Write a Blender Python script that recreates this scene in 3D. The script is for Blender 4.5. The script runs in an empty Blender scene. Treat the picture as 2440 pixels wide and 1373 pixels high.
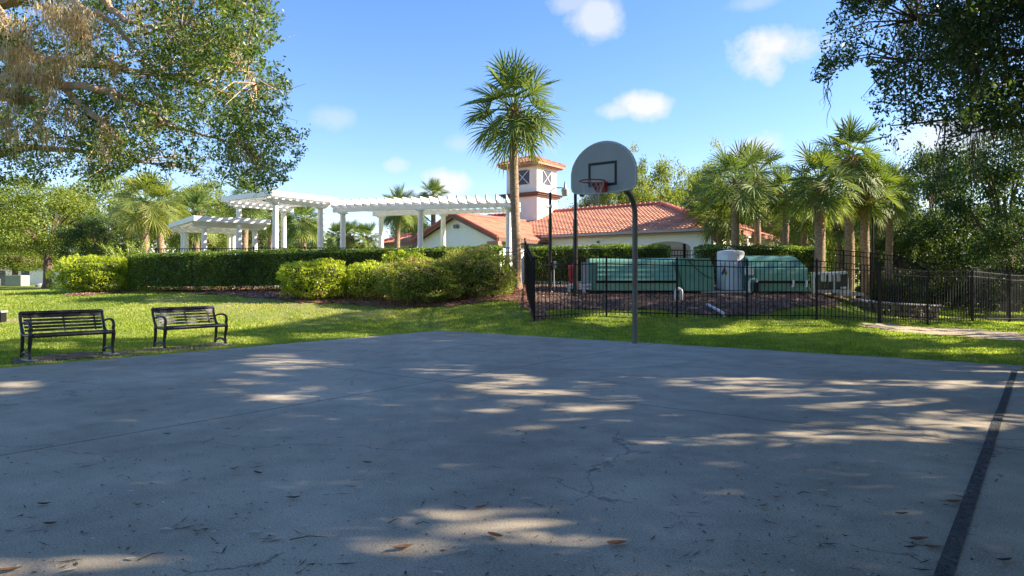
import bpy, math, random
import numpy as np
from mathutils import Vector, Matrix, noise as mnoise
random.seed(7); RNG = np.random.default_rng(7)
S = bpy.context.scene
R = math.radians
# ------------------------------------------------------------------ camera
EYE, FPX, HOR, CXP = 1.30, 1630.0, 668.0, 1220.0
cam_d = bpy.data.cameras.new('camera'); cam = bpy.data.objects.new('camera', cam_d)
S.collection.objects.link(cam); S.camera = cam
cam.location = (0, 0, EYE); cam.rotation_euler = (R(90), 0, 0)
cam_d.sensor_width = 36.0; cam_d.lens = 36.0*FPX/2440.0
cam_d.shift_y = -(686.5-HOR)/2440.0
cam_d.clip_start = 0.05; cam_d.clip_end = 3000
# ------------------------------------------------------------------ light
SUN_AZ, SUN_EL = 88.0, 30.0            # azimuth clockwise from the view direction
SD = np.array([math.sin(R(SUN_AZ))*math.cos(R(SUN_EL)), math.cos(R(SUN_AZ))*math.cos(R(SUN_EL)), math.sin(R(SUN_EL))])
ld = bpy.data.lights.new('sun', 'SUN'); ld.energy = 5.0; ld.angle = R(0.55); ld.color = (1.0, 0.87, 0.68)
lo = bpy.data.objects.new('sun', ld); S.collection.objects.link(lo)
lo.location = (40, 20, 40); lo.rotation_euler = Vector(-SD).to_track_quat('-Z', 'Y').to_euler()
S.view_settings.view_transform = 'Standard'; S.view_settings.look = 'None'
S.view_settings.exposure = 1.62; S.view_settings.gamma = 1.0
S.cycles.use_denoising = True
# ------------------------------------------------------------------ world: sky and small clouds
W = bpy.data.worlds.new('World'); S.world = W; W.use_nodes = True
nt = W.node_tree; nt.nodes.clear()
def wn(t, **k):
    n = nt.nodes.new(t)
    for a, b in k.items(): setattr(n, a, b)
    return n
def wmath(op, a, b=None, c=None, clamp=False):
    n = wn('ShaderNodeMath', operation=op, use_clamp=clamp)
    for i, x in enumerate((a, b, c)):
        if x is None: continue
        if isinstance(x, (int, float)): n.inputs[i].default_value = x
        else: nt.links.new(x, n.inputs[i])
    return n.outputs[0]
sky = wn('ShaderNodeTexSky'); sky.sky_type = 'NISHITA'; sky.sun_disc = False
sky.sun_elevation = R(SUN_EL); sky.sun_rotation = R(SUN_AZ); sky.altitude = 20
sky.air_density = 1.0; sky.dust_density = 0.25; sky.ozone_density = 3.0
hs = wn('ShaderNodeHueSaturation'); hs.inputs['Saturation'].default_value = 1.2; hs.inputs['Value'].default_value = 1.0
nt.links.new(sky.outputs[0], hs.inputs['Color'])
tc = wn('ShaderNodeTexCoord')
nz = wn('ShaderNodeTexNoise'); nz.inputs['Scale'].default_value = 13.0; nz.inputs['Detail'].default_value = 7.0; nz.inputs['Roughness'].default_value = 0.62
nt.links.new(tc.outputs['Generated'], nz.inputs['Vector'])
nsub = wmath('SUBTRACT', nz.outputs['Fac'], 0.5)
# (direction through picture point, half width, half height in px, opacity)
CLOUDS = [(1415,40,62,52,.7),(1370,8,60,26,.45),(1850,112,78,52,.95),(1800,5,60,20,.3),(1532,252,58,30,.95),(1480,264,46,18,.6),
          (1790,360,55,36,.9),(1070,440,60,34,.95),(1000,470,90,26,.45),(800,280,50,24,.3),(1100,342,45,20,.28),(943,394,26,16,.4),
          (2270,330,150,50,.75),(1180,560,260,26,.3),(700,590,260,20,.35),(2230,400,120,40,.5)]
acc = None
for (cx, cy, rw, rh, op) in CLOUDS:
    d = Vector(((cx-CXP)/FPX, 1.0, (HOR-cy)/FPX)).normalized()
    right = Vector((d.y, -d.x, 0)).normalized(); up = right.cross(d)
    def dot(vec, sc):
        n = wn('ShaderNodeVectorMath', operation='DOT_PRODUCT'); nt.links.new(tc.outputs['Generated'], n.inputs[0])
        n.inputs[1].default_value = tuple(vec*sc); return n.outputs['Value']
    a = dot(right, FPX/rw); b = dot(up, FPX/rh); f = dot(d, 1.0)
    rr = wmath('SQRT', wmath('ADD', wmath('MULTIPLY', a, a), wmath('MULTIPLY', b, b)))
    v = wmath('SUBTRACT', 1.15, rr)
    v = wmath('MULTIPLY_ADD', nsub, 2.6, v)
    v = wmath('MULTIPLY', wmath('MULTIPLY', wmath('SMOOTH_MIN', v, 1.0, 0.2), 1.3, clamp=True), wmath('GREATER_THAN', f, 0.3))
    v = wmath('MULTIPLY', v, op)
    acc = v if acc is None else wmath('MAXIMUM', acc, v)
mx = wn('ShaderNodeMixRGB'); nt.links.new(acc, mx.inputs['Fac']); tn = wn('ShaderNodeMixRGB', blend_type='MULTIPLY'); tn.inputs['Fac'].default_value = 1; tn.inputs['Color2'].default_value = (1.10,.94,1.0,1); nt.links.new(hs.outputs[0], tn.inputs['Color1']); nt.links.new(tn.outputs[0], mx.inputs['Color1'])
mx.inputs['Color2'].default_value = (3.5, 3.5, 3.6, 1)
bg = wn('ShaderNodeBackground'); bg.inputs['Strength'].default_value = 0.094
wo = wn('ShaderNodeOutputWorld'); nt.links.new(mx.outputs[0], bg.inputs['Color']); nt.links.new(bg.outputs[0], wo.inputs['Surface'])

# ------------------------------------------------------------------ materials
MATS = {}
def mat(name, col, rough=0.7, var=0.0, scale=4.0, bump=0.0, bscale=30.0, metal=0.0, col2=None, spec=0.5, detail=4, stretch=None):
    m = bpy.data.materials.new(name); m.use_nodes = True; t = m.node_tree; b = t.nodes['Principled BSDF']
    b.inputs['Roughness'].default_value = rough; b.inputs['Metallic'].default_value = metal
    b.inputs['Specular IOR Level'].default_value = spec
    co = t.nodes.new('ShaderNodeTexCoord'); src = co.outputs['Object']
    if stretch:
        mp = t.nodes.new('ShaderNodeMapping'); mp.inputs['Scale'].default_value = stretch
        t.links.new(src, mp.inputs['Vector']); src = mp.outputs[0]
    c1 = tuple(col)+(1,)
    if var > 0 or col2:
        n = t.nodes.new('ShaderNodeTexNoise'); n.inputs['Scale'].default_value = scale; n.inputs['Detail'].default_value = detail
        n.inputs['Roughness'].default_value = .6
        t.links.new(src, n.inputs['Vector'])
        r = t.nodes.new('ShaderNodeValToRGB'); t.links.new(n.outputs['Fac'], r.inputs['Fac'])
        r.color_ramp.elements[0].position = .3; r.color_ramp.elements[1].position = .7
        if col2: r.color_ramp.elements[0].color = tuple(col2)+(1,); r.color_ramp.elements[1].color = c1
        else:
            r.color_ramp.elements[0].color = tuple(x*(1-var) for x in col)+(1,)
            r.color_ramp.elements[1].color = tuple(min(1, x*(1+var)) for x in col)+(1,)
        t.links.new(r.outputs[0], b.inputs['Base Color'])
    else: b.inputs['Base Color'].default_value = c1
    if bump > 0:
        n2 = t.nodes.new('ShaderNodeTexNoise'); n2.inputs['Scale'].default_value = bscale; n2.inputs['Detail'].default_value = 5
        t.links.new(src, n2.inputs['Vector'])
        bp = t.nodes.new('ShaderNodeBump'); bp.inputs['Strength'].default_value = bump; bp.inputs['Distance'].default_value = .03
        t.links.new(n2.outputs['Fac'], bp.inputs['Height']); t.links.new(bp.outputs[0], b.inputs['Normal'])
    MATS[name] = m; return m
def leafmat(name, stops, rough=.42, trans=.38, tint=(1.25, 1.2, .55), spec=.5):
    """stops: colours along the per-leaf attribute v (0..1)"""
    m = bpy.data.materials.new(name); m.use_nodes = True; t = m.node_tree; b = t.nodes['Principled BSDF']
    a = t.nodes.new('ShaderNodeAttribute'); a.attribute_name = 'v'
    r = t.nodes.new('ShaderNodeValToRGB'); t.links.new(a.outputs['Fac'], r.inputs['Fac'])
    e = r.color_ramp.elements
    while len(e) < len(stops): e.new(.5)
    for i, (p, c) in enumerate(stops): e[i].position = p; e[i].color = tuple(c)+(1,)
    t.links.new(r.outputs[0], b.inputs['Base Color']); b.inputs['Roughness'].default_value = rough
    b.inputs['Specular IOR Level'].default_value = spec
    mu = t.nodes.new('ShaderNodeMixRGB'); mu.blend_type = 'MULTIPLY'; mu.inputs['Fac'].default_value = 1
    mu.inputs['Color2'].default_value = tuple(x*1.6 for x in tint)+(1,); t.links.new(r.outputs[0], mu.inputs['Color1'])
    tr = t.nodes.new('ShaderNodeBsdfTranslucent'); t.links.new(mu.outputs[0], tr.inputs['Color'])
    mxs = t.nodes.new('ShaderNodeMixShader'); mxs.inputs['Fac'].default_value = trans
    t.links.new(b.outputs[0], mxs.inputs[1]); t.links.new(tr.outputs[0], mxs.inputs[2])
    t.links.new(mxs.outputs[0], t.nodes['Material Output'].inputs['Surface']); MATS[name] = m; return m

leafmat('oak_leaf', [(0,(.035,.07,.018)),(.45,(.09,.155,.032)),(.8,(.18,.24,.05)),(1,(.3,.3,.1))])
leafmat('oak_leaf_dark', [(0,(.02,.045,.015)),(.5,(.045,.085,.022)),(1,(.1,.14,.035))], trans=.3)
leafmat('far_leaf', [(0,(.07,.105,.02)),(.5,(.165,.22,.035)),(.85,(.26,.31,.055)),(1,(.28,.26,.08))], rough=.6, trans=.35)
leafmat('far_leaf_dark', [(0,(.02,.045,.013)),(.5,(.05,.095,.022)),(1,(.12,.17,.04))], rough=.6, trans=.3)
leafmat('hedge_leaf', [(0,(.045,.085,.02)),(.5,(.13,.21,.035)),(1,(.24,.33,.055))], rough=.35)
leafmat('bright_leaf', [(0,(.13,.19,.02)),(.5,(.3,.38,.035)),(1,(.48,.52,.07))], rough=.4, trans=.45)
leafmat('bronze_leaf', [(0,(.08,.13,.03)),(.45,(.19,.27,.05)),(.78,(.3,.32,.08)),(.9,(.36,.24,.1)),(1,(.42,.18,.1))], rough=.4)
leafmat('palm_leaf', [(0,(.045,.085,.025)),(.45,(.13,.19,.045)),(.8,(.26,.32,.07)),(1,(.38,.38,.13))], rough=.55, trans=.26, spec=.3)
leafmat('palm_leaf_gold', [(0,(.1,.14,.03)),(.5,(.18,.22,.05)),(1,(.36,.3,.1))], rough=.4, trans=.4)
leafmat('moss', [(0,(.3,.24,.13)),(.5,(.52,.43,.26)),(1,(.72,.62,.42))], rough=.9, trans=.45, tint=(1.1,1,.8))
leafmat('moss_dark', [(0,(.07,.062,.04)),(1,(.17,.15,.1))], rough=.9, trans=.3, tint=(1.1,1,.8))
leafmat('grass_blade', [(0,(.1,.16,.02)),(.5,(.25,.31,.045)),(.85,(.38,.40,.08)),(1,(.45,.39,.17))], rough=.5, trans=.42, tint=(1.15,1.25,.4))
mat('bark', (.17,.115,.08), .9, .35, 7, .8, 25, stretch=(1,1,.25))
mat('bark_warm', (.46,.33,.22), .9, .35, 5, .9, 16, stretch=(1,1,1))
mat('palm_bark', (.31,.215,.14), .9, .5, 7, 1.0, 16, stretch=(1,1,3.5))
mat('palm_boot', (.34,.2,.12), .9, .4, 8, .5, 25)
mat('twig', (.22,.17,.12), .9, .3, 6)
mat('black_metal', (.010,.010,.012), .6, .2, 8, .05, 120, spec=.25)
mat('bench_metal', (.02,.021,.026), .36, .25, 6, .06, 160, metal=.2)
mat('pole_grey', (.10,.105,.105), .55, .3, 5, .12, 60, metal=.3, stretch=(1,1,.2))
mat('pole_black', (.02,.02,.024), .3, .2, 4, .03, 50, metal=.4)
mat('board_grey', (.31,.34,.35), .55, .07, 2.5, .05, 80)
mat('board_edge', (.5,.52,.53), .5)
mat('board_paint', (.012,.012,.02), .6)
mat('rim_red', (.42,.035,.03), .45, .2, 20)
mat('net_white', (.5,.5,.52), .8)
mat('galv', (.42,.42,.41), .45, .15, 10, metal=.5)
mat('lamp_lens', (.62,.58,.44), .4)
mat('white_paint', (.82,.81,.79), .5, .04, 3, .05, 40)
mat('pvc', (.72,.72,.70), .4, .08, 8)
mat('tank_white', (.66,.64,.66), .45, .07, 2, .05, 20)
mat('green_box', (.13,.32,.24), .5, .16, 2.2, .06, 30)
mat('green_box_pale', (.2,.41,.32), .5, .16, 2.2, .06, 30)
mat('black_gap', (.01,.01,.01), .8)
mat('grey_panel', (.42,.44,.46), .5, .12, 4, .05, 50)
mat('grey_dark', (.17,.18,.18), .6, .15, 4)
mat('util_green', (.25,.28,.25), .6, .12, 3)
mat('red_plastic', (.5,.03,.045), .4, .1, 4)
mat('heater_black', (.015,.016,.02), .4, .2, 5)
mat('pad_concrete', (.45,.43,.39), .9, .2, 6, .4, 40)
mat('stone_wall', (.25,.2,.13), .9, .4, 5, .8, 14, col2=(.16,.13,.1))
mat('stone_cap', (.3,.3,.29), .9, .3, 12, .5, 40)
mat('stucco_white', (.82,.83,.80), .85, .04, 1.2, .25, 60)
mat('stucco_cream', (.8,.74,.63), .85, .05, 1.0, .25, 60)
mat('stucco_pink', (.8,.71,.62), .85, .05, 1.0, .25, 60)
mat('trim_brown', (.17,.075,.05), .6, .15, 4)
mat('fascia', (.33,.17,.11), .6, .12, 4)
mat('gutter', (.38,.33,.3), .5, .08, 4)
mat('soffit', (.5,.42,.34), .8)
mat('arch_tan', (.40,.33,.25), .8, .08, 2)
mat('door_tan', (.30,.235,.17), .6, .15, 5)
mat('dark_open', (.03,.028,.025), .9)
mat('win_glass', (.05,.055,.08), .45, .2, 2, spec=.35)
mat('win_bar', (.78,.76,.72), .5)
mat('asphalt', (.06,.06,.065), .9, .2, 8, .4, 60)
mat('bark_chip', (.20,.085,.05), .95, .5, 30)
mat('soil', (.12,.09,.065), .95, .4, 9, .8, 30)
mat('dirt', (.4,.31,.21), .95, .25, 5, .5, 25)
mat('label_blue', (.03,.09,.4), .5); mat('label_red', (.4,.02,.03), .5)
mat('label_yellow', (.65,.5,.02), .5); mat('label_white', (.8,.8,.8), .5); mat('label_ink', (.03,.03,.05), .6)
mat('litter', (.32,.24,.16), .85, .5, 60, spec=.3)
mat('litter_pale', (.55,.5,.42), .8, .2, 60)
mat('litter_dark', (.07,.05,.04), .9, .3, 60)
mat('litter_brown', (.2,.1,.05), .85, .3, 60)

def tile_mat():
    m = mat('roof_tile', (.56,.26,.165), .75, .18, 1.3, .2, 40)
    t = m.node_tree; b = t.nodes['Principled BSDF']
    a = t.nodes.new('ShaderNodeAttribute'); a.attribute_name = 'v'
    r = t.nodes.new('ShaderNodeValToRGB'); t.links.new(a.outputs['Fac'], r.inputs['Fac'])
    r.color_ramp.elements[0].color = (.74,.74,.76,1); r.color_ramp.elements[1].color = (1.15,1.1,1.05,1)
    mu = t.nodes.new('ShaderNodeMixRGB'); mu.blend_type = 'MULTIPLY'; mu.inputs['Fac'].default_value = 1
    l = [k for k in t.links if k.to_socket == b.inputs['Base Color']][0]; src = l.from_socket; t.links.remove(l)
    t.links.new(src, mu.inputs['Color1']); t.links.new(r.outputs[0], mu.inputs['Color2']); t.links.new(mu.outputs[0], b.inputs['Base Color'])
tile_mat()
mat('ridge_tile', (.42,.115,.085), .75, .2, 3, .2, 40)

def concrete_mat():
    m = bpy.data.materials.new('court_concrete'); m.use_nodes = True; t = m.node_tree; b = t.nodes['Principled BSDF']
    N, L = t.nodes.new, t.links.new
    def M(op, a, b2=None, c=None, clamp=False):
        n = N('ShaderNodeMath'); n.operation = op; n.use_clamp = clamp
        for i, x in enumerate((a, b2, c)):
            if x is None: continue
            if isinstance(x, (int, float)): n.inputs[i].default_value = x
            else: L(x, n.inputs[i])
        return n.outputs[0]
    co = N('ShaderNodeTexCoord'); P = co.outputs['Object']      # local x = v, y = u (court axes)
    def noise(sc, det=4, ro=.6, vec=P):
        n = N('ShaderNodeTexNoise'); n.inputs['Scale'].default_value = sc; n.inputs['Detail'].default_value = det
        n.inputs['Roughness'].default_value = ro; L(vec, n.inputs['Vector']); return n.outputs['Fac']
    big, mid, fine, mid2 = noise(.32, 5), noise(2.2, 6, .65), noise(95, 3, .7), noise(.9, 6, .7)
    grit = noise(420, 2, .5)
    v = M('MULTIPLY_ADD', M('SUBTRACT', big, .5), .9, 1.0)
    v = M('MULTIPLY_ADD', M('SUBTRACT', mid, .5), .95, v)
    v = M('MULTIPLY_ADD', M('SUBTRACT', mid2, .5), .8, v)
    v = M('MULTIPLY_ADD', M('SUBTRACT', fine, .5), 2.6, v)
    v = M('MULTIPLY_ADD', M('SUBTRACT', grit, .5), 1.5, v)
    sx = N('ShaderNodeSeparateXYZ'); L(P, sx.inputs[0]); X, Y = sx.outputs[0], sx.outputs[1]
    def band(c, at, w):   # 1 inside |c-at|<w, soft
        return M('SUBTRACT', 1.0, M('DIVIDE', M('ABSOLUTE', M('SUBTRACT', c, at)), w), clamp=True)
    dark = None
    def addmax(x):
        nonlocal dark
        dark = x if dark is None else M('MAXIMUM', dark, x)
    for a in (-6.08,): addmax(M('MULTIPLY', band(X, a, .024), 1.0))
    for a in (6.53, 0.0, -6.5): addmax(M('MULTIPLY', band(Y, a, .024), 1.0))
    addmax(M('MULTIPLY', band(Y, 12.22, .03), .45))
    # hair cracks: edges of a voronoi, kept only in some places
    wv = N('ShaderNodeVectorMath'); wv.operation = 'ADD'
    nn = N('ShaderNodeTexNoise'); nn.inputs['Scale'].default_value = 1.6; nn.inputs['Detail'].default_value = 6; L(P, nn.inputs['Vector'])
    sc = N('ShaderNodeVectorMath'); sc.operation = 'SCALE'; sc.inputs['Scale'].default_value = .9; L(nn.outputs['Color'], sc.inputs[0])
    L(P, wv.inputs[0]); L(sc.outputs[0], wv.inputs[1])
    vo = N('ShaderNodeTexVoronoi'); vo.feature = 'DISTANCE_TO_EDGE'; vo.inputs['Scale'].default_value = .42; L(wv.outputs[0], vo.inputs['Vector'])
    cr = M('SUBTRACT', 1.0, M('DIVIDE', vo.outputs['Distance'], .005), clamp=True)
    keep = M('GREATER_THAN', noise(.55, 2), .5)
    addmax(M('MULTIPLY', M('MULTIPLY', cr, keep), .75))
    # worn dark trace of the free-throw circle and scuffed stains
    def ring(cx, cy, rad, w, s):
        dx = M('SUBTRACT', X, cx); dy = M('SUBTRACT', Y, cy)
        d = M('SQRT', M('ADD', M('MULTIPLY', dx, dx), M('MULTIPLY', dy, dy)))
        q = M('MULTIPLY', band(d, rad, w), M('LESS_THAN', Y, cy+.4))
        return M('MULTIPLY', M('MULTIPLY', q, M('MULTIPLY_ADD', mid, 1.6, -.3, clamp=True)), s)
    addmax(ring(-6.6, 10.4, 2.35, .16, .5))
    def blob(cx, cy, rx, ry, s):
        dx = M('DIVIDE', M('SUBTRACT', X, cx), rx); dy = M('DIVIDE', M('SUBTRACT', Y, cy), ry)
        d = M('SQRT', M('ADD', M('MULTIPLY', dx, dx), M('MULTIPLY', dy, dy)))
        return M('MULTIPLY', M('SUBTRACT', 1.25, M('MULTIPLY_ADD', M('SUBTRACT', mid, .5), 1.5, d), clamp=True), s)
    addmax(blob(-4.15, 7.75, .45, .25, .4))
    m1 = N('ShaderNodeMixRGB'); m1.blend_type = 'MULTIPLY'; m1.inputs['Fac'].default_value = 1
    cr_ = N('ShaderNodeValToRGB'); L(noise(.7, 4), cr_.inputs['Fac'])
    cr_.color_ramp.elements[0].color = (.285,.24,.175,1); cr_.color_ramp.elements[0].position = .3
    cr_.color_ramp.elements[1].color = (.42,.362,.272,1); cr_.color_ramp.elements[1].position = .7
    L(cr_.outputs[0], m1.inputs['Color1'])
    cb = N('ShaderNodeCombineColor'); L(v, cb.inputs[0]); L(v, cb.inputs[1]); L(v, cb.inputs[2]); L(cb.outputs[0], m1.inputs['Color2'])
    m2 = N('ShaderNodeMixRGB'); L(dark, m2.inputs['Fac']); L(m1.outputs[0], m2.inputs['Color1']); m2.inputs['Color2'].default_value = (.06,.055,.05,1)
    L(m2.outputs[0], b.inputs['Base Color']); b.inputs['Roughness'].default_value = .62; b.inputs['Specular IOR Level'].default_value = .5
    bp = N('ShaderNodeBump'); bp.inputs['Strength'].default_value = .35; bp.inputs['Distance'].default_value = .008
    L(M('SUBTRACT', M('ADD', fine, M('MULTIPLY', grit, .6)), M('MULTIPLY', dark, 1.5)), bp.inputs['Height']); L(bp.outputs[0], b.inputs['Normal'])
    MATS['court_concrete'] = m
concrete_mat()
def paint_mat():
    m = mat('line_paint', (.045,.046,.05), .75, .25, 6, .3, 90)
    t = m.node_tree; b = t.nodes['Principled BSDF']
    n = t.nodes.new('ShaderNodeTexNoise'); n.inputs['Scale'].default_value = 26; n.inputs['Detail'].default_value = 8; n.inputs['Roughness'].default_value = .75
    co = t.nodes.new('ShaderNodeTexCoord'); t.links.new(co.outputs['Object'], n.inputs['Vector'])
    r = t.nodes.new('ShaderNodeValToRGB'); t.links.new(n.outputs['Fac'], r.inputs['Fac'])
    r.color_ramp.elements[0].position = .40; r.color_ramp.elements[1].position = .50
    t.links.new(r.outputs[0], b.inputs['Alpha'])
paint_mat()
def ground_mat():
    m = bpy.data.materials.new('lawn_soil'); m.use_nodes = True; t = m.node_tree; b = t.nodes['Principled BSDF']
    N, L = t.nodes.new, t.links.new
    co = N('ShaderNodeTexCoord'); P = co.outputs['Object']
    def noise(sc, det=5, ro=.6):
        n = N('ShaderNodeTexNoise'); n.inputs['Scale'].default_value = sc; n.inputs['Detail'].default_value = det; n.inputs['Roughness'].default_value = ro
        L(P, n.inputs['Vector']); return n.outputs['Fac']
    r = N('ShaderNodeValToRGB'); L(noise(14, 8, .75), r.inputs['Fac']); e = r.color_ramp.elements
    e[0].position = .3; e[0].color = (.1,.15,.025,1); e[1].position = .7; e[1].color = (.27,.32,.07,1)
    k = e.new(.5); k.color = (.18,.24,.04,1)
    a = N('ShaderNodeAttribute'); a.attribute_name = 'dry'
    mm = N('ShaderNodeMath'); mm.operation = 'MULTIPLY_ADD'; L(noise(2.2, 6, .7), mm.inputs[0]); mm.inputs[1].default_value = 1.6; mm.inputs[2].default_value = -.8
    m3 = N('ShaderNodeMath'); m3.operation = 'MULTIPLY_ADD'; m3.use_clamp = True; L(mm.outputs[0], m3.inputs[0]); m3.inputs[1].default_value = .9; L(a.outputs['Fac'], m3.inputs[2])
    r2 = N('ShaderNodeValToRGB'); L(noise(30, 6), r2.inputs['Fac']); r2.color_ramp.elements[0].color = (.27,.2,.13,1); r2.color_ramp.elements[1].color = (.5,.41,.25,1)
    mx = N('ShaderNodeMixRGB'); L(m3.outputs[0], mx.inputs['Fac']); L(r.outputs[0], mx.inputs['Color1']); L(r2.outputs[0], mx.inputs['Color2'])
    L(mx.outputs[0], b.inputs['Base Color']); b.inputs['Roughness'].default_value = .9; b.inputs['Specular IOR Level'].default_value = .2
    bp = N('ShaderNodeBump'); bp.inputs['Strength'].default_value = .8; bp.inputs['Distance'].default_value = .05
    L(noise(45, 4, .7), bp.inputs['Height']); L(bp.outputs[0], b.inputs['Normal']); MATS['lawn_soil'] = m
ground_mat()
def mulch_mat(name, c1, c2):
    m = mat(name, c1, .95, .3, 28, 1.0, 45, col2=c2, detail=8)
mulch_mat('mulch_red', (.38,.18,.11), (.14,.07,.045))
mulch_mat('mulch_dark', (.26,.17,.13), (.07,.05,.04))

# ------------------------------------------------------------------ mesh helpers
class MB:
    def __init__(s): s.v = []; s.f = []; s.c = []
    def add(s, vs, fs, c=None):
        o = len(s.v); s.v.extend(vs); s.f.extend([tuple(i+o for i in f) for f in fs])
        s.c.extend([.5 if c is None else c]*len(fs)); return s
    def box(s, c, d, rz=0.0, M=None, bev=0.0):
        hx, hy, hz = d[0]/2, d[1]/2, d[2]/2
        cz, sz = math.cos(rz), math.sin(rz)
        if bev > 0:
            b = min(bev, hx*.9, hy*.9, hz*.9); vs = []; rings = [(-hz, b), (-hz+b, 0), (hz-b, 0), (hz, b)]
            for z, q in rings:
                x_, y_ = hx-q, hy-q; bb = b*.6
                for x, y in ((x_-bb,-y_),(x_,-y_+bb),(x_,y_-bb),(x_-bb,y_),(-x_+bb,y_),(-x_,y_-bb),(-x_,-y_+bb),(-x_+bb,-y_)): vs.append((x, y, z))
            fs = [tuple(range(7,-1,-1)), tuple(range(24,32))]
            for k in range(3):
                for i in range(8): j = (i+1) % 8; fs.append((k*8+i, k*8+j, k*8+8+j, k*8+8+i))
        else:
            vs = [(x,y,z) for z in (-hz,hz) for x,y in ((-hx,-hy),(hx,-hy),(hx,hy),(-hx,hy))]
            fs = [(3,2,1,0),(4,5,6,7),(0,1,5,4),(1,2,6,5),(2,3,7,6),(3,0,4,7)]
        out = []
        for x,y,z in vs:
            if M is not None: p = M @ Vector((x,y,z)); out.append((p.x+c[0], p.y+c[1], p.z+c[2]))
            else: out.append((c[0]+x*cz-y*sz, c[1]+x*sz+y*cz, c[2]+z))
        return s.add(out, fs)
    def bar(s, p, q, w, h=None):
        """square bar from p to q"""
        p, q = Vector(p), Vector(q); d = q-p; L = d.length
        M = d.to_track_quat('X', 'Z').to_matrix()
        return s.box((p+q)/2, (L, w, h or w), M=M)
    def tube(s, pts, rad, n=8, caps=True, c=None):
        pts = [Vector(p) for p in pts]
        if isinstance(rad, (int, float)): rad = [rad]*len(pts)
        vs = []; fs = []; prev = None
        for i, p in enumerate(pts):
            a = pts[max(0, i-1)]; b = pts[min(len(pts)-1, i+1)]; d = (b-a)
            if d.length < 1e-9: d = Vector((0,0,1))
            d.normalize()
            if prev is None:
                ref = Vector((0,0,1)) if abs(d.z) < .9 else Vector((1,0,0)); x = d.cross(ref).normalized()
            else: x = (prev - d*prev.dot(d)).normalized()
            prev = x; y = d.cross(x)
            for k in range(n):
                t = 2*math.pi*k/n; q = p + (x*math.cos(t)+y*math.sin(t))*rad[i]; vs.append(tuple(q))
        for i in range(len(pts)-1):
            for k in range(n): j = (k+1) % n; fs.append((i*n+k, i*n+j, (i+1)*n+j, (i+1)*n+k))
        if caps: fs.append(tuple(range(n-1,-1,-1))); fs.append(tuple((len(pts)-1)*n+k for k in range(n)))
        return s.add(vs, fs, c)
    def lathe(s, prof, c=(0,0,0), n=20):
        vs = []; fs = []
        for r_, z in prof:
            for k in range(n): t = 2*math.pi*k/n; vs.append((c[0]+r_*math.cos(t), c[1]+r_*math.sin(t), c[2]+z))
        for i in range(len(prof)-1):
            for k in range(n): j = (k+1) % n; fs.append((i*n+k, i*n+j, (i+1)*n+j, (i+1)*n+k))
        fs.append(tuple(range(n-1,-1,-1))); fs.append(tuple((len(prof)-1)*n+k for k in range(n)))
        return s.add(vs, fs)
    def prism(s, poly, a, b, f):
        """poly 2-D outline extruded between a and b; f(x, y, t) gives the 3-D point"""
        n = len(poly); vs = [f(x, y, a) for x, y in poly]+[f(x, y, b) for x, y in poly]
        fs = [tuple(range(n-1,-1,-1)), tuple(range(n, 2*n))]+[(i, (i+1) % n, n+(i+1) % n, n+i) for i in range(n)]
        return s.add(vs, fs)
def link(o, parent=None):
    S.collection.objects.link(o)
    if parent is not None: o.parent = parent
    return o
def obj(name, mb, m, parent=None, smooth=False, off=(0,0,0), loc=None):
    me = bpy.data.meshes.new(name)
    v = [(x-off[0], y-off[1], z-off[2]) for x,y,z in mb.v]
    me.from_pydata(v, [], mb.f); me.materials.append(MATS[m])
    a = me.attributes.new('v', 'FLOAT', 'FACE'); a.data.foreach_set('value', mb.c)
    if smooth: me.polygons.foreach_set('use_smooth', [True]*len(me.polygons))
    me.update()
    if smooth: me.set_sharp_from_angle(angle=R(40))
    o = bpy.data.objects.new(name, me); link(o, parent)
    if loc is not None: o.location = loc
    return o
def tag(o, label=None, cat=None, group=None, kind=None):
    if label: o['label'] = label
    if cat: o['category'] = cat
    if group: o['group'] = group
    if kind: o['kind'] = kind
    return o
def thing(name, label, cat, loc=(0,0,0), rz=0.0, group=None):
    o = bpy.data.objects.new(name, None); link(o); o.location = loc; o.rotation_euler = (0,0,rz)
    o.empty_display_size = .2
    return tag(o, label, cat, group)
def copy_tree(o, parent=None):
    c = o.copy(); link(c, parent)
    for ch in list(o.children): copy_tree(ch, c)
    return c
def fastmesh(name, verts, nper, m, attr=None, parent=None, loc=None):
    """verts (N,nper,3) -> one mesh of N faces"""
    N = len(verts); me = bpy.data.meshes.new(name)
    me.vertices.add(N*nper); me.vertices.foreach_set('co', np.ascontiguousarray(verts, dtype=np.float32).ravel())
    me.loops.add(N*nper); me.loops.foreach_set('vertex_index', np.arange(N*nper, dtype=np.int32))
    me.polygons.add(N); me.polygons.foreach_set('loop_start', np.arange(0, N*nper, nper, dtype=np.int32))
    me.polygons.foreach_set('loop_total', np.full(N, nper, dtype=np.int32))
    me.update(calc_edges=True); me.materials.append(MATS[m])
    a = me.attributes.new('v', 'FLOAT', 'FACE'); a.data.foreach_set('value', (np.full(N,.5) if attr is None else attr).astype(np.float32))
    o = bpy.data.objects.new(name, me); link(o, parent)
    if loc is not None: o.location = loc
    return o
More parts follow.
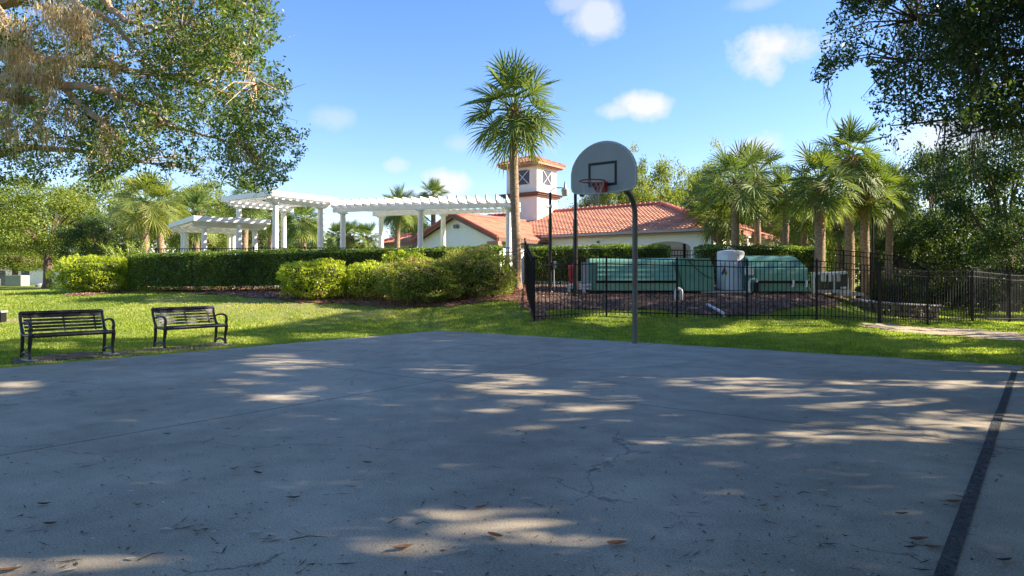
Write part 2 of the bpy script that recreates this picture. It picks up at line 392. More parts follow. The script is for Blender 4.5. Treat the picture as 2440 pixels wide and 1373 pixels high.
def leaves(P, size, aspect=.42, up=.35, rng=RNG, dirs=None):
    """diamond leaves at P (N,3); size scalar or (N,)"""
    N = len(P); size = np.broadcast_to(size, (N,))*rng.uniform(.7, 1.25, N)
    d = rng.normal(size=(N,3))
    if dirs is not None: d = d*.6+dirs
    d /= np.linalg.norm(d, axis=1)[:,None]
    n = rng.normal(size=(N,3)); n[:,2] += up*3
    s = np.cross(d, n); s /= (np.linalg.norm(s, axis=1)[:,None]+1e-9)
    nn = np.cross(s, d)
    L = size[:,None]; w = L*aspect*.5
    a = P-d*L*.5; b = P+d*L*.5; l = P+s*w+nn*w*.35-d*L*.05; r = P-s*w+nn*w*.35-d*L*.05
    return np.stack([a, l, b, r], axis=1)
def snoise(P, sc, seed=0.0):
    return np.array([mnoise.noise((p[0]*sc+seed, p[1]*sc-seed, p[2]*sc+seed*.5)) for p in P])
def ppx(P):
    P = np.atleast_2d(P); Y = np.where(P[:,1] > .3, P[:,1], .3)
    return CXP+P[:,0]/Y*FPX, HOR-(P[:,2]-EYE)/Y*FPX
def at(px, py, Y): return ((px-CXP)/FPX*Y, Y, EYE+(HOR-py)/FPX*Y)
def inpoly(x, y, poly):
    x = np.asarray(x, float); y = np.asarray(y, float); r = np.zeros(x.shape, bool); n = len(poly)
    for i in range(n):
        x1, y1 = poly[i]; x2, y2 = poly[(i+1) % n]
        if y1 == y2: continue
        c = ((y1 > y) != (y2 > y)) & (x < (x2-x1)*(y-y1)/(y2-y1)+x1); r ^= c
    return r
U = np.array([.6,.8]); V = np.array([.8,-.6])           # court axes: U away along the sideline, V along the baseline
RZ = math.atan2(-.6, .8)
def uv(u, v): return (.6*u+.8*v, .8*u-.6*v)

# ------------------------------------------------------------------ terrain
CP = [(-15,10,0),(-12,14,.05),(-12,20,.36),(-14,27,.93),(-20,27,.8),(-22,35,.82),(-30,40,.85),(-20,50,.95),(-25,15,.0),(-30,25,.5),
 (-9,17,.12),(-6,18.6,.1),(-6,21,.45),(-7,24,.85),(-3,18.9,.1),(-3,21,.4),(-3,23,.74),(-1,17.8,.04),(0,19,.2),(0,21,.58),(.2,24,1.05),
 (.6,18.6,.17),(2.75,19.9,.238),(4.8,19.9,.186),(6.8,19.8,.134),(8.8,19.8,.146),(10.9,20.4,.01),(13.4,22,-.1),(14.8,22,-.06),(17.8,24.5,-.2),
 (1.5,23,.85),(4,23.5,.93),(8,23.5,.93),(10.5,23.5,.82),(12,24,.5),(14,24.5,.1),(3,21.5,.5),(6,21.5,.5),(9,21.5,.48),(11.5,21.8,.08),
 (-14,30,1.0),(-9,27,1.0),(-9,32,1.0),(-3,26,1.0),(-3,32,1.0),(2,26.5,1.05),(2,34,1.0),(8,26.5,1.05),(10,30,1.0),(14,28,.5),(18,28,0),(18,36,.1),(25,30,-.1),(32,40,0),
 (0,45,1.0),(-12,45,1.0),(12,45,.9),(0,60,1.0),(-35,60,1.0),(30,60,.4),
 (10,14,-.02),(13,17,-.05),(16,18,-.1),(8,16.5,.0),(5,17.3,.04),(2.5,17.5,.05),(12,10,-.02),(14,4,-.02),(20,10,-.05),(0,0,0),(-6,6,0),(4,8,0),(-14,0,0),(14,-8,0),(0,-12,0),(-6,12,0),(0,14,0)]
CPa = np.array(CP, float)
def _tps():
    n = len(CPa); d = np.linalg.norm(CPa[:,None,:2]-CPa[None,:,:2], axis=2)
    K = np.where(d > 0, d*d*np.log(d+1e-9), 0)+np.eye(n)*.6
    P = np.hstack([np.ones((n,1)), CPa[:,:2]]); A = np.zeros((n+3,n+3)); A[:n,:n] = K; A[:n,n:] = P; A[n:,:n] = P.T
    return np.linalg.solve(A, np.concatenate([CPa[:,2], np.zeros(3)]))
TW = _tps()
def court_sd(x, y):
    u = .6*x+.8*y; v = .8*x-.6*y
    du = np.maximum(-14-u, u-13.05); dv = np.maximum(-12.15-v, v-.06)
    return np.where((du > 0) & (dv > 0), np.hypot(np.maximum(du,0), np.maximum(dv,0)), np.maximum(du, dv))
def H(x, y):
    x = np.asarray(x, float); y = np.asarray(y, float); sh = x.shape; x = x.ravel(); y = y.ravel()
    z = TW[-3]+TW[-2]*x+TW[-1]*y
    for i in range(len(CPa)):
        d2 = (x-CPa[i,0])**2+(y-CPa[i,1])**2; z = z+TW[i]*.5*d2*np.log(d2+1e-12)
    z = np.clip(z, -.3, 1.12)
    far = np.clip((np.hypot(x, y-20)-45)/30, 0, 1); z = z*(1-far)+.8*far
    s = np.clip(court_sd(x, y)/1.3, 0, 1); s = s*s*(3-2*s)
    return ((z+.0)*s-.02*(1-s)).reshape(sh)
def h1(x, y): return float(H(np.array([x]), np.array([y]))[0])
def gp(px, py, y0=3.0, y1=80.0):
    ys = np.linspace(y0, y1, 900); xs = (px-CXP)/FPX*ys; zr = EYE+(HOR-py)/FPX*ys; d = zr-H(xs, ys)
    k = np.argmax(d < 0)
    if d[k] >= 0: k = len(ys)-1
    return float(xs[k]), float(ys[k]), float(H(xs[k:k+1], ys[k:k+1])[0])

# lawn dryness, mulch and dirt regions (outlines on the ground)
def gpoly(pts): return [gp(*p)[:2] for p in pts]
MULCH_L = gpoly([(340,690),(450,699),(580,709),(700,722),(850,729),(1000,735),(1100,729),(1180,720),(1236,722),(1262,745),(1274,768)])+[(1.0,19.2),(.6,24.8),(-3,27),(-14,28.2)]
MULCH_R = [(.62,18.9)]+gpoly([(1300,742),(1400,738),(1560,740),(1650,748),(1740,758),(1800,752),(1880,738),(1990,732),(2055,722)])+[(12.2,23.4),(12.0,25),(11,27),(.6,27)]
STRIP_L = gpoly([(145,706),(200,706),(290,699),(335,692)])+[(-13.2,28.6),(-16.5,28.6)]
BDIRT = gpoly([(20,872),(50,858),(150,848),(275,842),(300,836),(380,832),(540,818),(572,822),(480,834),(390,840),(290,850),(150,862),(60,872)])
DIRT = gpoly([(2040,776),(2140,774),(2330,787),(2480,800),(2480,822),(2330,808),(2210,798),(2120,788)])
# ------------------------------------------------------------------ ground sheet
def axis(a, b, lo, hi, fine, coarse):
    out = list(np.arange(lo, hi, fine)); x = lo; st = fine
    left = []
    while x > a: st = min(st*1.25, coarse); x -= st; left.append(x)
    x = out[-1]; st = fine; right = []
    while x < b: st = min(st*1.25, coarse); x += st; right.append(x)
    return np.array(left[::-1]+out+right)
gx = axis(-900, 900, -20, 20, .3, 60); gy = axis(-300, 1500, 8, 30, .25, 60)
GX, GY = np.meshgrid(gx, gy); GZ = H(GX, GY)
GZ = GZ+(np.abs(GX) < 60)*(court_sd(GX, GY) > .5)*.015*np.sin(GX*2.1+GY*.7)*np.sin(GY*1.7-GX*.4)
def grid_obj(name, X, Y, Z, m, keep=None):
    ny, nx = X.shape; me = bpy.data.meshes.new(name)
    idx = np.arange(nx*ny).reshape(ny, nx)
    q = np.stack([idx[:-1,:-1], idx[:-1,1:], idx[1:,1:], idx[1:,:-1]], axis=-1).reshape(-1,4)
    if keep is not None: q = q[keep.ravel()]
    used, inv = np.unique(q, return_inverse=True); q = inv.reshape(-1,4)
    co = np.stack([X.ravel(), Y.ravel(), Z.ravel()], 1)[used]
    me.from_pydata(co.tolist(), [], q.tolist()); me.materials.append(MATS[m])
    me.polygons.foreach_set('use_smooth', [True]*len(me.polygons)); me.update()
    return link(bpy.data.objects.new(name, me))
lawn = tag(grid_obj('lawn', GX, GY, GZ, 'lawn_soil'), kind='structure')
def dryness(x, y):
    d = np.zeros(x.shape)
    for (px, py, r, s) in ((640,722,1.8,.5),(560,735,1.6,.4),(760,742,1.7,.45),(420,715,1.4,.4),(900,745,1.4,.35),(700,765,1.2,.3),(300,740,1.2,.25),(120,866,.9,.5),(250,850,.8,.55),(420,834,.8,.5),(520,826,.6,.4),(20,766,.7,.7)):
        c = gp(px, py); d = np.maximum(d, s*np.exp(-((x-c[0])**2+((y-c[1])*1.0)**2)/r**2))
    return np.where(inpoly(x, y, DIRT), .75, d)
at_ = lawn.data.attributes.new('dry', 'FLOAT', 'POINT')
vv = np.zeros(len(lawn.data.vertices)*3); lawn.data.vertices.foreach_get('co', vv); vv = vv.reshape(-1,3)
at_.data.foreach_set('value', dryness(vv[:,0], vv[:,1]).astype(np.float32))

def patch(name, poly, m, lift, cell=.13, wob=.25):
    xs = [p[0] for p in poly]; ys = [p[1] for p in poly]
    X, Y = np.meshgrid(np.arange(min(xs)-.5, max(xs)+.5, cell), np.arange(min(ys)-.5, max(ys)+.5, cell))
    cx, cy = (X[:-1,:-1]+cell/2), (Y[:-1,:-1]+cell/2)
    wx = cx+wob*np.sin(cy*3.1+cx)*.5+wob*.4*np.sin(cx*7.3+cy*5); wy = cy+wob*np.sin(cx*2.7)*.5+wob*.4*np.sin(cx*9.1)
    keep = inpoly(wx, wy, poly) & (court_sd(cx, cy) > .3)
    return tag(grid_obj(name, X, Y, H(X, Y)+lift+.01*np.sin(X*9)*np.sin(Y*8)+.015*(np.sin(X*2.1+Y*.7)*np.sin(Y*1.7-X*.4)), m, keep), kind='structure')
patch('mulch_bed', MULCH_L, 'mulch_red', .03); patch('mulch_bed', MULCH_R, 'mulch_dark', .036); patch('mulch_bed', STRIP_L, 'mulch_red', .03)
patch('dirt_path', DIRT, 'dirt', .022, .12, .4); patch('bare_soil', BDIRT, 'soil', .02, .06, .12)

def chips(n, polys, name):
    out = []
    for poly, wgt in polys:
        xs = [p[0] for p in poly]; ys = [p[1] for p in poly]
        x = RNG.uniform(min(xs), max(xs), int(n*wgt)); y = RNG.uniform(min(ys), max(ys), int(n*wgt)); k = inpoly(x, y, poly); out.append(np.stack([x[k], y[k]], 1))
    P = np.concatenate(out); Z = H(P[:,0], P[:,1])+.055; P3 = np.column_stack([P, Z])
    q = leaves(P3, .085, .38, up=1.2); q[:,:,2] = P3[:,2][:,None]+(q[:,:,2]-P3[:,2][:,None])*.5
    return q
leafmat('chip', [(0,(.05,.028,.02)),(.45,(.22,.11,.07)),(.8,(.42,.25,.17)),(1,(.65,.52,.42))], rough=.9, trans=.02, tint=(1,1,1))
q = chips(42000, [(MULCH_L,1),(MULCH_R,1),(STRIP_L,.12)], 'x')
tag(fastmesh('bark_mulch', q, 4, 'chip', RNG.uniform(0,1,len(q))), 'reddish brown shredded bark mulch spread under the hedges', 'mulch', kind='stuff')

# ------------------------------------------------------------------ court
court = MB(); court.box((-6.05, -.5, -.06), (12.2, 27.1, .12), bev=.012)
co_ = obj('basketball_court', court, 'court_concrete'); co_.rotation_euler = (0,0,RZ); tag(co_, kind='structure')
ln = MB(); ln.box((-.357, 5.7, .005), (.07, 13.1, .002))
l_ = obj('court_line', ln, 'line_paint'); l_.rotation_euler = (0,0,RZ-R(1.13)); tag(l_, kind='structure')

# ------------------------------------------------------------------ grass
def grass():
    parts = []; attr = []
    n = 520000
    # density falls with distance: sample depth by 1/Y
    Y = 9.5*(34/9.5)**RNG.uniform(0,1,n); X = RNG.uniform(-1,1,n)*(Y*.80+.3)
    keep = (court_sd(X, Y) > -.05+.06*np.sin(X*7)*np.sin(Y*9+X*3)) & ~inpoly(X, Y, MULCH_L) & ~inpoly(X, Y, STRIP_L)
    inm = inpoly(X, Y, MULCH_R)|inpoly(X, Y, DIRT)|inpoly(X, Y, BDIRT); keep &= (~inm)|(RNG.uniform(0,1,n) < np.where(inpoly(X, Y, DIRT), .45, np.where(inpoly(X, Y, BDIRT), .5, .03)))
    dr = dryness(X, Y); keep &= RNG.uniform(0,1,n) > dr*1.0
    keep &= ~((Y > 25.5) & (X > -13) & (X < 12))
    X, Y = X[keep], Y[keep]; dr = dr[keep]
    # right verge next to the court, near the camera
    xv = RNG.uniform(1.5, 9, 60000); yv = RNG.uniform(1.5, 11, 60000); k = (court_sd(xv, yv) > -.01) & (court_sd(xv, yv) < 2)
    X = np.concatenate([X, xv[k]]); Y = np.concatenate([Y, yv[k]]); dr = np.concatenate([dr, np.zeros(k.sum())])
    N = len(X); Z = H(X, Y)
    hgt = RNG.uniform(.025,.055, N)*(1-.4*dr); tuft = np.sin(X*5.3+np.sin(Y*3.1)*2)*np.sin(Y*4.7+np.cos(X*2.3)*2)
    hgt *= 1+.25*tuft; wd = .0075+.00055*Y
    a = RNG.uniform(0, 2*math.pi, N); dx, dy = np.cos(a)*wd, np.sin(a)*wd
    lx, ly = RNG.normal(0,.025,N), RNG.normal(0,.025,N)
    p0 = np.stack([X-dx, Y-dy, Z-.01], 1); p1 = np.stack([X+dx, Y+dy, Z-.01], 1); p2 = np.stack([X+lx, Y+ly, Z+hgt], 1)
    v = np.clip(.45+.2*tuft+RNG.normal(0,.2,N)+dr*.7+.12*np.sin(X*.9+Y*.5), 0, 1)
    tag(fastmesh('grass', np.stack([p0,p1,p2], 1), 3, 'grass_blade', v), 'short mown green grass growing over the lawn', 'grass', kind='stuff')
grass()

# ------------------------------------------------------------------ fallen leaves on the court
def fallen():
    def ok(x, y): return court_sd(x, y) < -.1
    n = 7000; Y = 2.6*(16/2.6)**RNG.uniform(0,1,n); X = RNG.uniform(-1,1,n)*(Y*.78); k = ok(X, Y); P = np.stack([X[k], Y[k], np.full(k.sum(), .012)], 1)
    q = leaves(P, RNG.choice([.010,.013,.018,.03,.042], len(P), p=[.26,.27,.2,.15,.12]), .32, up=1.0); q[:,:,2] = .004+np.abs(q[:,:,2]-.012)*.35
    k2 = RNG.integers(0,len(P),650); tw_ = leaves(P[k2]+RNG.normal(size=(650,3))*np.array([.3,.3,0]), RNG.choice([.05,.08,.13], 650), .07, up=1.0); tw_[:,:,2] = .005+np.abs(tw_[:,:,2]-.012)*.1; q = np.concatenate([q, tw_])
    leafmat('litter_leaf', [(0,(.03,.024,.02)),(.55,(.09,.06,.04)),(.8,(.3,.15,.06)),(.93,(.55,.5,.42)),(1,(.7,.66,.58))], rough=.8, trans=.05, tint=(1,1,1))
    tag(fastmesh('leaf_litter', q, 4, 'litter_leaf', np.concatenate([RNG.uniform(0,1,len(q)-650), RNG.uniform(0,.5,650)])), 'scattered bits of leaf and bark over the concrete court', 'leaf litter', kind='stuff')
    def leafmb(L, w, curl):
        m = MB(); n = 7; vs = []; fs = []
        for i in range(n):
            t = i/(n-1); ww = w*math.sin(math.pi*min(1, t*.92+.06))**.8; z = curl*(t-.5)**2*4*L+.004
            vs += [(L*(t-.5), -ww, z+ww*.5), (L*(t-.5), 0, z), (L*(t-.5), ww, z+ww*.5)]
        for i in range(n-1): fs += [(3*i,3*i+1,3*i+4,3*i+3),(3*i+1,3*i+2,3*i+5,3*i+4)]
        return m.add(vs, fs)
    kinds = [('litter_pale', .062, .011, .05), ('litter_dark', .07, .012, .12), ('litter_brown', .095, .018, .1), ('litter', .055, .012, .2)]
    spots = [(1147,1212,2,20),(1180,1281,2,-25),(530,1204,0,15),(330,1206,3,60),(643,1278,0,5),(725,1257,0,5),(605,1273,0,-5),(1105,1316,0,30),(313,1335,0,0),
             (395,1265,0,0),(2275,1200,2,-10),(2395,1340,1,10),(1045,1368,0,-35),(165,1363,0,50),(20,1364,2,20),(120,1252,1,0),(1435,1188,0,20),(1255,1192,0,20),
             (876,1105,1,0),(925,1153,0,-5),(852,1168,0,0),(105,1205,1,5),(700,1190,1,10),(615,1130,1,-15),(398,1036,1,0),(2150,1228,1,0),(1960,1172,0,0),(1958,1145,0,0),
             (215,1013,0,0),(1470,1300,2,10),(2190,1290,2,15),(2225,1308,2,-15),(2170,1308,1,5),(1820,1210,3,30),(1680,1195,0,50),(1500,1100,0,0),(1580,1045,1,0),(1390,1022,1,5),
             (1850,1188,3,0),(560,1120,3,40),(470,1270,3,10),(960,1310,2,30)]
    srcs = [obj('fallen_leaf', leafmb(L, w, c), m, smooth=True) for (m, L, w, c) in kinds]
    names = ['small pale dry leaf on the court','small dark dead leaf on the court','long brown fallen leaf on the court','small tan curled leaf on the court']
    used = [False]*4
    for (px, py, k, a) in spots:
        y = EYE*FPX/(py-HOR); x = (px-CXP)/FPX*y
        o = srcs[k] if not used[k] else srcs[k].copy()
        if used[k]: link(o)
        used[k] = True; o.location = (x, y, .003); o.rotation_euler = (random.uniform(-.1,.1), random.uniform(-.1,.1), R(a+random.uniform(-12,12)))
        s = random.uniform(.85, 1.25); o.scale = (s, s, s)
        zone = ('at the very bottom' if py > 1290 else 'in the foreground' if py > 1180 else 'farther back'); side = ('left side' if px < 500 else 'left of the centre' if px < 1000 else 'centre' if px < 1500 else 'right part' if px < 2050 else 'right side')
        tag(o, names[k]+', '+side+' '+zone, 'leaf', 'leaves fallen on the court')
    # twigs
    tw = [(330,1338,390,1320,.004),(690,1290,780,1283,.003),(1900,1180,1935,1178,.003),(925,1250,960,1240,.003),(990,1253,1025,1250,.003)]
    for i, (a, b, c, d, r_) in enumerate(tw):
        y1 = EYE*FPX/(b-HOR); y2 = EYE*FPX/(d-HOR); p = Vector(((a-CXP)/FPX*y1, y1, .008)); q_ = Vector(((c-CXP)/FPX*y2, y2, .006))
        m = MB(); mid = (p+q_)/2+Vector((0,.012,.008)); m.tube([p, mid, q_], [r_, r_*.8, r_*.4], 5)
        tag(obj('twig', m, 'litter_dark', off=tuple(p), loc=tuple(p)), ['longest thin twig at the bottom left of the court','thin twig left of the bright patch near the bottom of the court','thin short twig at the right of the court','forked looking twig at the left end of the near bright patch','thin twig lying inside the near bright patch'][i], 'twig', 'twigs fallen on the court')
fallen()

# ------------------------------------------------------------------ benches
def make_bench():
    t = thing('park_bench', '', 'bench')
    W2, HB = .62, .80       # x along, -y front
    seat = MB()
    for y, z in ((.02,.415),(-.07,.41),(-.16,.41),(-.25,.415)): seat.box((0, y, z), (2*W2-.06, .062, .022), bev=.006)
    seat.tube([(-W2+.03,-.33,.405),(W2-.03,-.33,.405)], .036, 12)
    for x in (-.5, 0, .5): seat.box((x, -.13, .393), (.04, .36, .012))
    obj('seat', seat, 'bench_metal', t, smooth=True)
    back = MB()
    for k in range(5):
        f = k/4.6; z = .475+f*.27; y = .075+f*.095
        M = Matrix.Rotation(R(-20), 3, 'X'); back.box((0, y, z), (2*W2-.07, .014, .045), M=M, bev=.004)
    back.tube([(-W2+.0,.185,.775),(W2,.185,.775)], .036, 12)
    M = Matrix.Rotation(R(-20), 3, 'X'); back.box((0,.168,.735),(2*W2-.05,.014,.06), M=M)
    for x in (-.48, 0, .48): back.bar((x,.07,.44),(x,.178,.76), .022)
    obj('backrest', back, 'bench_metal', t, smooth=True)
    for s in (-1, 1):
        x = s*W2
        fr = MB(); fr.tube([(x,.185,.79),(x,.165,.68),(x,.115,.55),(x,.065,.45),(x,.0,.405),(x,-.15,.40),(x,-.33,.405)], [.026,.026,.026,.028,.028,.028,.036], 8)
        obj('side_frame', fr, 'bench_metal', t, smooth=True)
        arm = MB(); arm.tube([(x,.125,.575),(x,.03,.615),(x,-.1,.635),(x,-.22,.635),(x,-.30,.61),(x,-.335,.555),(x,-.33,.50),(x,-.295,.465)], [.014,.018,.02,.022,.024,.026,.026,.026], 8)
        arm.tube([(x,-.33,.50),(x,-.33,.41)], .022, 8)
        obj('armrest', arm, 'bench_metal', t, smooth=True)
        for (pp, rr) in (([(x,.05,.43),(x,.06,.3),(x,.075,.15),(x,.10,.03),(x,.115,0)], [.03,.03,.027,.027,.03]),
                         ([(x,-.33,.40),(x,-.315,.3),(x,-.28,.17),(x,-.285,.06),(x,-.30,0)], [.034,.032,.026,.026,.03])):
            leg = MB(); leg.tube(pp, rr, 8); obj('leg', leg, 'bench_metal', t, smooth=True)
        br = MB(); br.tube([(x,.085,.06),(x,-.02,.10),(x,-.1,.12),(x,-.18,.10),(x,-.285,.06)], .022, 8); obj('leg_brace', br, 'bench_metal', t, smooth=True)
        pd = MB(); pd.box((x,-.1,-.03),(.2,.62,.07), bev=.02); obj('footing', pd, 'pad_concrete', t)
    return t
bench = make_bench(); bench2 = copy_tree(bench)
for o, (x, y), a, lab in ((bench, (-7.62,11.70), -2, 'black metal slatted bench, the nearer and leftmost of the two at the court edge'),
                       (bench2, (-6.47,13.68), 0, 'black metal slatted bench farther from the camera, right one of the two')):
    cx, cy = x+.0, y+.0
    o.location = (cx, cy, h1(cx, cy)+.012); o.rotation_euler = (0,0, math.atan2(.8,.6)+R(a)); o['label'] = lab; o['group'] = 'benches along the court edge'; o.scale = (1,1,.95)

# ------------------------------------------------------------------ basketball hoop
def hoop():
    bx, by = 2.506, 13.94
    t = thing('basketball_hoop', 'grey fan shaped basketball backboard on a curved steel pole beside the court', 'basketball hoop', (bx, by, 0), RZ)
    # local frame: x = V (along board), y = U (away); board at y=-1.3
    p = MB(); pts = [(0,0,0),(0,0,2.0),(0,0,2.62)]
    for k in range(1, 9):
        a = R(90*k/8); pts.append((0,-.55+.55*math.cos(a), 2.62+.5*math.sin(a)))
    pts += [(0,-.9,3.14),(0,-1.18,3.16)]
    p.tube(pts, .056, 14); obj('pole', p, 'pole_grey', t, smooth=True)
    f = MB(); f.tube([(0,0,.0),(0,0,.012)], .12, 16); obj('pole_collar', f, 'pad_concrete', t)
    yb, z0 = -1.30, 2.95
    out = [(-.60,.035),(-.3,0),(.3,0),(.60,.035),(.665,.075),(.685,.14),(.685,.40)]
    for k in range(1, 20):
        a = R(12+156*k/20); out.append((.70*math.cos(a), .30+.65*math.sin(a)))
    out += [(-.685,.40),(-.685,.14),(-.665,.075)]
    b = MB(); b.prism(out, yb, yb-.04, lambda x, z, q: (x, q, z0+z))
    obj('backboard', b, 'board_grey', t)
    e = MB(); pts = [(x, yb-.02, z0+z) for x, z in out]; e.tube(pts+[pts[0]], .024, 8, caps=False); ed = obj('board_rim', e, 'board_edge', t, smooth=True)
    s = MB(); yy = yb-.0435; w_, h_, th = .305, .455, .05; zc = z0+.12
    s.box((0,yy,zc+h_-th/2),(2*w_,.003,th)); s.box((0,yy,zc+th/2),(2*w_,.003,th))
    for sg in (-1,1): s.box((sg*(w_-th/2),yy,zc+h_/2),(th,.003,h_-2*th))
    obj('target_square', s, 'board_paint', t)
    br = MB(); br.box((0,-1.24,z0+.18),(.5,.07,.3)); br.bar((-.45,-1.25,z0+.1),(.45,-1.25,z0+.1),.05); br.bar((-.4,-1.25,z0+.6),(.4,-1.25,z0+.6),.04)
    br.bar((0,-.85,3.12),(-.42,-1.24,z0+.55),.035); br.bar((0,-.85,3.12),(.42,-1.24,z0+.55),.035); br.bar((.5,-1.26,z0+.02),(.5,-1.22,z0+.2),.06); br.bar((-.5,-1.26,z0-.03),(-.5,-1.22,z0+.2),.07)
    obj('bracket', br, 'pole_black', t)
    zr, yc = 3.12, yb-.04-.15-.23
    r = MB(); ring = [(.23*math.cos(R(a)), yc+.23*math.sin(R(a)), zr) for a in range(0, 361, 12)]
    r.tube(ring, .011, 8, caps=False); ring2 = [(x*.93, yc+(y-yc)*.93, zr-.016) for x, y, z in ring]
    r.tube(ring, .011, 8, caps=False)
    rm = obj('rim', r, 'rim_red', t, smooth=True)
    pl = MB(); pl.prism([(-.1,-.17),(.1,-.17),(.115,.03),(-.115,.03)], yb-.047, yb-.062, lambda x, z, q: (x, q, zr+z))
    # side wings reaching out to the ring
    for sg in (-1, 1):
        v = [(sg*.10, yb-.062, zr+.01),(sg*.10, yb-.062, zr-.17),(sg*.115, yb-.2, zr-.09),(sg*.14, yc+.19, zr-.02),(sg*.14, yc+.19, zr+.01)]
        v2 = [(x-sg*.008, y, z) for x, y, z in v]; pl.add(v+v2, [(0,1,2,3,4),(9,8,7,6,5)]+[(i,(i+1)%5,5+(i+1)%5,5+i) for i in range(5)])
    pl.add([(-.14,yc+.19,zr-.002),(.14,yc+.19,zr-.002),(.1,yb-.062,zr-.002),(-.1,yb-.062,zr-.002),(-.14,yc+.19,zr-.012),(.14,yc+.19,zr-.012),(.1,yb-.062,zr-.012),(-.1,yb-.062,zr-.012)],
           [(0,1,2,3),(7,6,5,4),(0,4,5,1),(2,6,7,3)])
    obj('mounting_plate', pl, 'rim_red', rm)
    n = MB(); K = 14; lv = [(.225,0),(.20,-.09),(.165,-.18),(.135,-.26),(.125,-.34),(.13,-.39)]
    for k in range(K):
        for sg in (-1, 1):
            pts = []
            for j, (rr, dz) in enumerate(lv):
                a = 2*math.pi*(k+sg*j*.5)/K; pts.append((rr*math.cos(a), yc+rr*math.sin(a), zr+dz))
            n.tube(pts, .0032, 4)
    obj('net', n, 'net_white', t)
hoop()

# ------------------------------------------------------------------ lamp posts in the enclosure
def lamp_post(px, basey, topy, Y, arm, label):
    x, _, z0 = at(px, basey, Y); z0 = h1(x, Y); z1 = at(px, topy, Y)[2]; t = thing('lamp_post', label, 'lamp post', (x, Y, z0), 0, 'lamp posts in the pump enclosure'); hh = z1-z0
    p = MB(); p.tube([(0,0,0),(0,0,hh*.72)], .062 if arm else .078, 12); p.tube([(0,0,hh*.72),(0,0,hh*.97)], .05 if arm else .055, 12); p.lathe([(.1,0),(.1,.05),(.07,.09)], n=14)
    obj('pole', p, 'pole_black', t, smooth=True)
    if arm:
        a = MB(); pts = [(0,0,hh*.96)]
        for k in range(1, 7): q = R(90*k/6); pts.append((.22*(1-math.cos(q)), 0, hh*.96+.2*math.sin(q)))
        pts.append((.42,0,hh*.96+.2)); a.tube(pts, .018, 8); obj('arm', a, 'galv', t, smooth=True)
        h_ = MB(); h_.lathe([(.04,.14),(.045,.02),(.05,0),(.1,-.06),(.135,-.1)][::-1], (.5,0,hh*.96+.22)); h_.tube([(.5,0,hh*.96+.34),(.5,0,hh*.96+.42)], .022, 8); hd = obj('lamp_head', h_, 'galv', t, smooth=True)
        g = MB(); g.lathe([(.09,-.29),(.105,-.27),(.135,-.105)], (.5,0,hh*.96+.22)); obj('lens', g, 'lamp_lens', hd, smooth=True)
        c = MB(); c.tube([(0,-.06,hh*.84),(-.12,-.12,hh*.83)], .045, 10); c.lathe([(.02,-.07),(.06,-.05),(.07,0),(.06,.05)], (.03,-.05,hh*.84)); obj('security_camera', c, 'pvc', t, smooth=True)
        b = MB(); b.box((.16,-.02,.95),(.14,.1,.22), bev=.01); b.tube([(.13,0,.84),(.13,0,0)], .015, 6); obj('junction_box', b, 'grey_panel', t)
    else:
        c = MB(); c.tube([(0,0,hh*.97),(0,0,hh*.99)], .075, 12); c.tube([(0,0,hh*.97),(0,0,hh)], .03, 10); c.box((0,0,hh+.03),(.22,.16,.07), bev=.015); obj('lamp_head', c, 'galv', t)
lamp_post(1311, 697, 452, 23.0, True, 'thin black post with a bucket lamp on a curved arm and a white camera')
lamp_post(1371, 702, 452, 22.6, False, 'thick black post rising behind the left end of the basketball backboard')

# ------------------------------------------------------------------ fences
def fence(name, label, pts, hgt, group=None, gap=.125, pick=.017, post=.05, posts=None, swing=None, rail=.028):
    base = pts[0]; t = thing(name, label, 'fence', base, 0, group)
    for i, p in enumerate(pts):
        if posts and not posts[i]: continue
        m = MB(); m.box((p[0],p[1],p[2]+hgt/2-.03),(post,post,hgt+.08)); m.box((p[0],p[1],p[2]+hgt+.02),(post+.014,post+.014,.022)); m.lathe([(post*.5,0),(post*.3,.03),(.004,.045)], (p[0],p[1],p[2]+hgt+.03), 8)
        obj('post', m, 'black_metal', t, off=base)
    for i in range(len(pts)-1):
        a, b = Vector(pts[i]), Vector(pts[i+1]); L = math.hypot(b.x-a.x, b.y-a.y); m = MB(); d = (b-a)
        for fz in (.14, hgt-.18, hgt-.01): m.bar(a+Vector((0,0,fz))+d*(post*.5/L), b+Vector((0,0,fz))-d*(post*.5/L), rail)
        n = max(1, int(round((L-post)/gap)))
        for k in range(1, n):
            q = a+d*(k/n); m.box((q.x,q.y,q.z+hgt/2+.02),(pick,pick,hgt-.06), rz=math.atan2(d.y,d.x))
        obj('panel', m, 'black_metal', t, off=base)
    return t
def fp(px, py, Y): p = at(px, py, Y); return (p[0], p[1], min(p[2], h1(p[0], p[1])+.05))
FN = [fp(1273,767,18.6), fp(1445,755,19.9), fp(1613,759,19.9), fp(1780,764,19.8), fp(1946,763,19.8), fp(2094,771,20.4)]
fence('metal_fence', 'black picket fence along the near side of the pump enclosure, facing the court', FN, 1.72)
bk = (.46, 24.4, h1(.46,24.4)-.03)
fence('metal_fence', 'short black picket fence climbing the mound beside the tall palm trunk', [FN[0], (.50,21.5,h1(.5,21.5)), bk], 1.72, posts=[0,1,1])
FR = [fp(2094,771,20.4), fp(2210,773,21.6), fp(2316,768,22.3), fp(2405,769,24.0), fp(2500,765,26)]
FR[0] = (FR[0][0]+.06, FR[0][1]+.03, FR[0][2])
fence('metal_fence', 'black picket fence running on to the right edge beyond the enclosure corner', FR, 1.68)
def bp(px, topy, Y, h): p = at(px, topy, Y); return (p[0], p[1], p[2]-h)
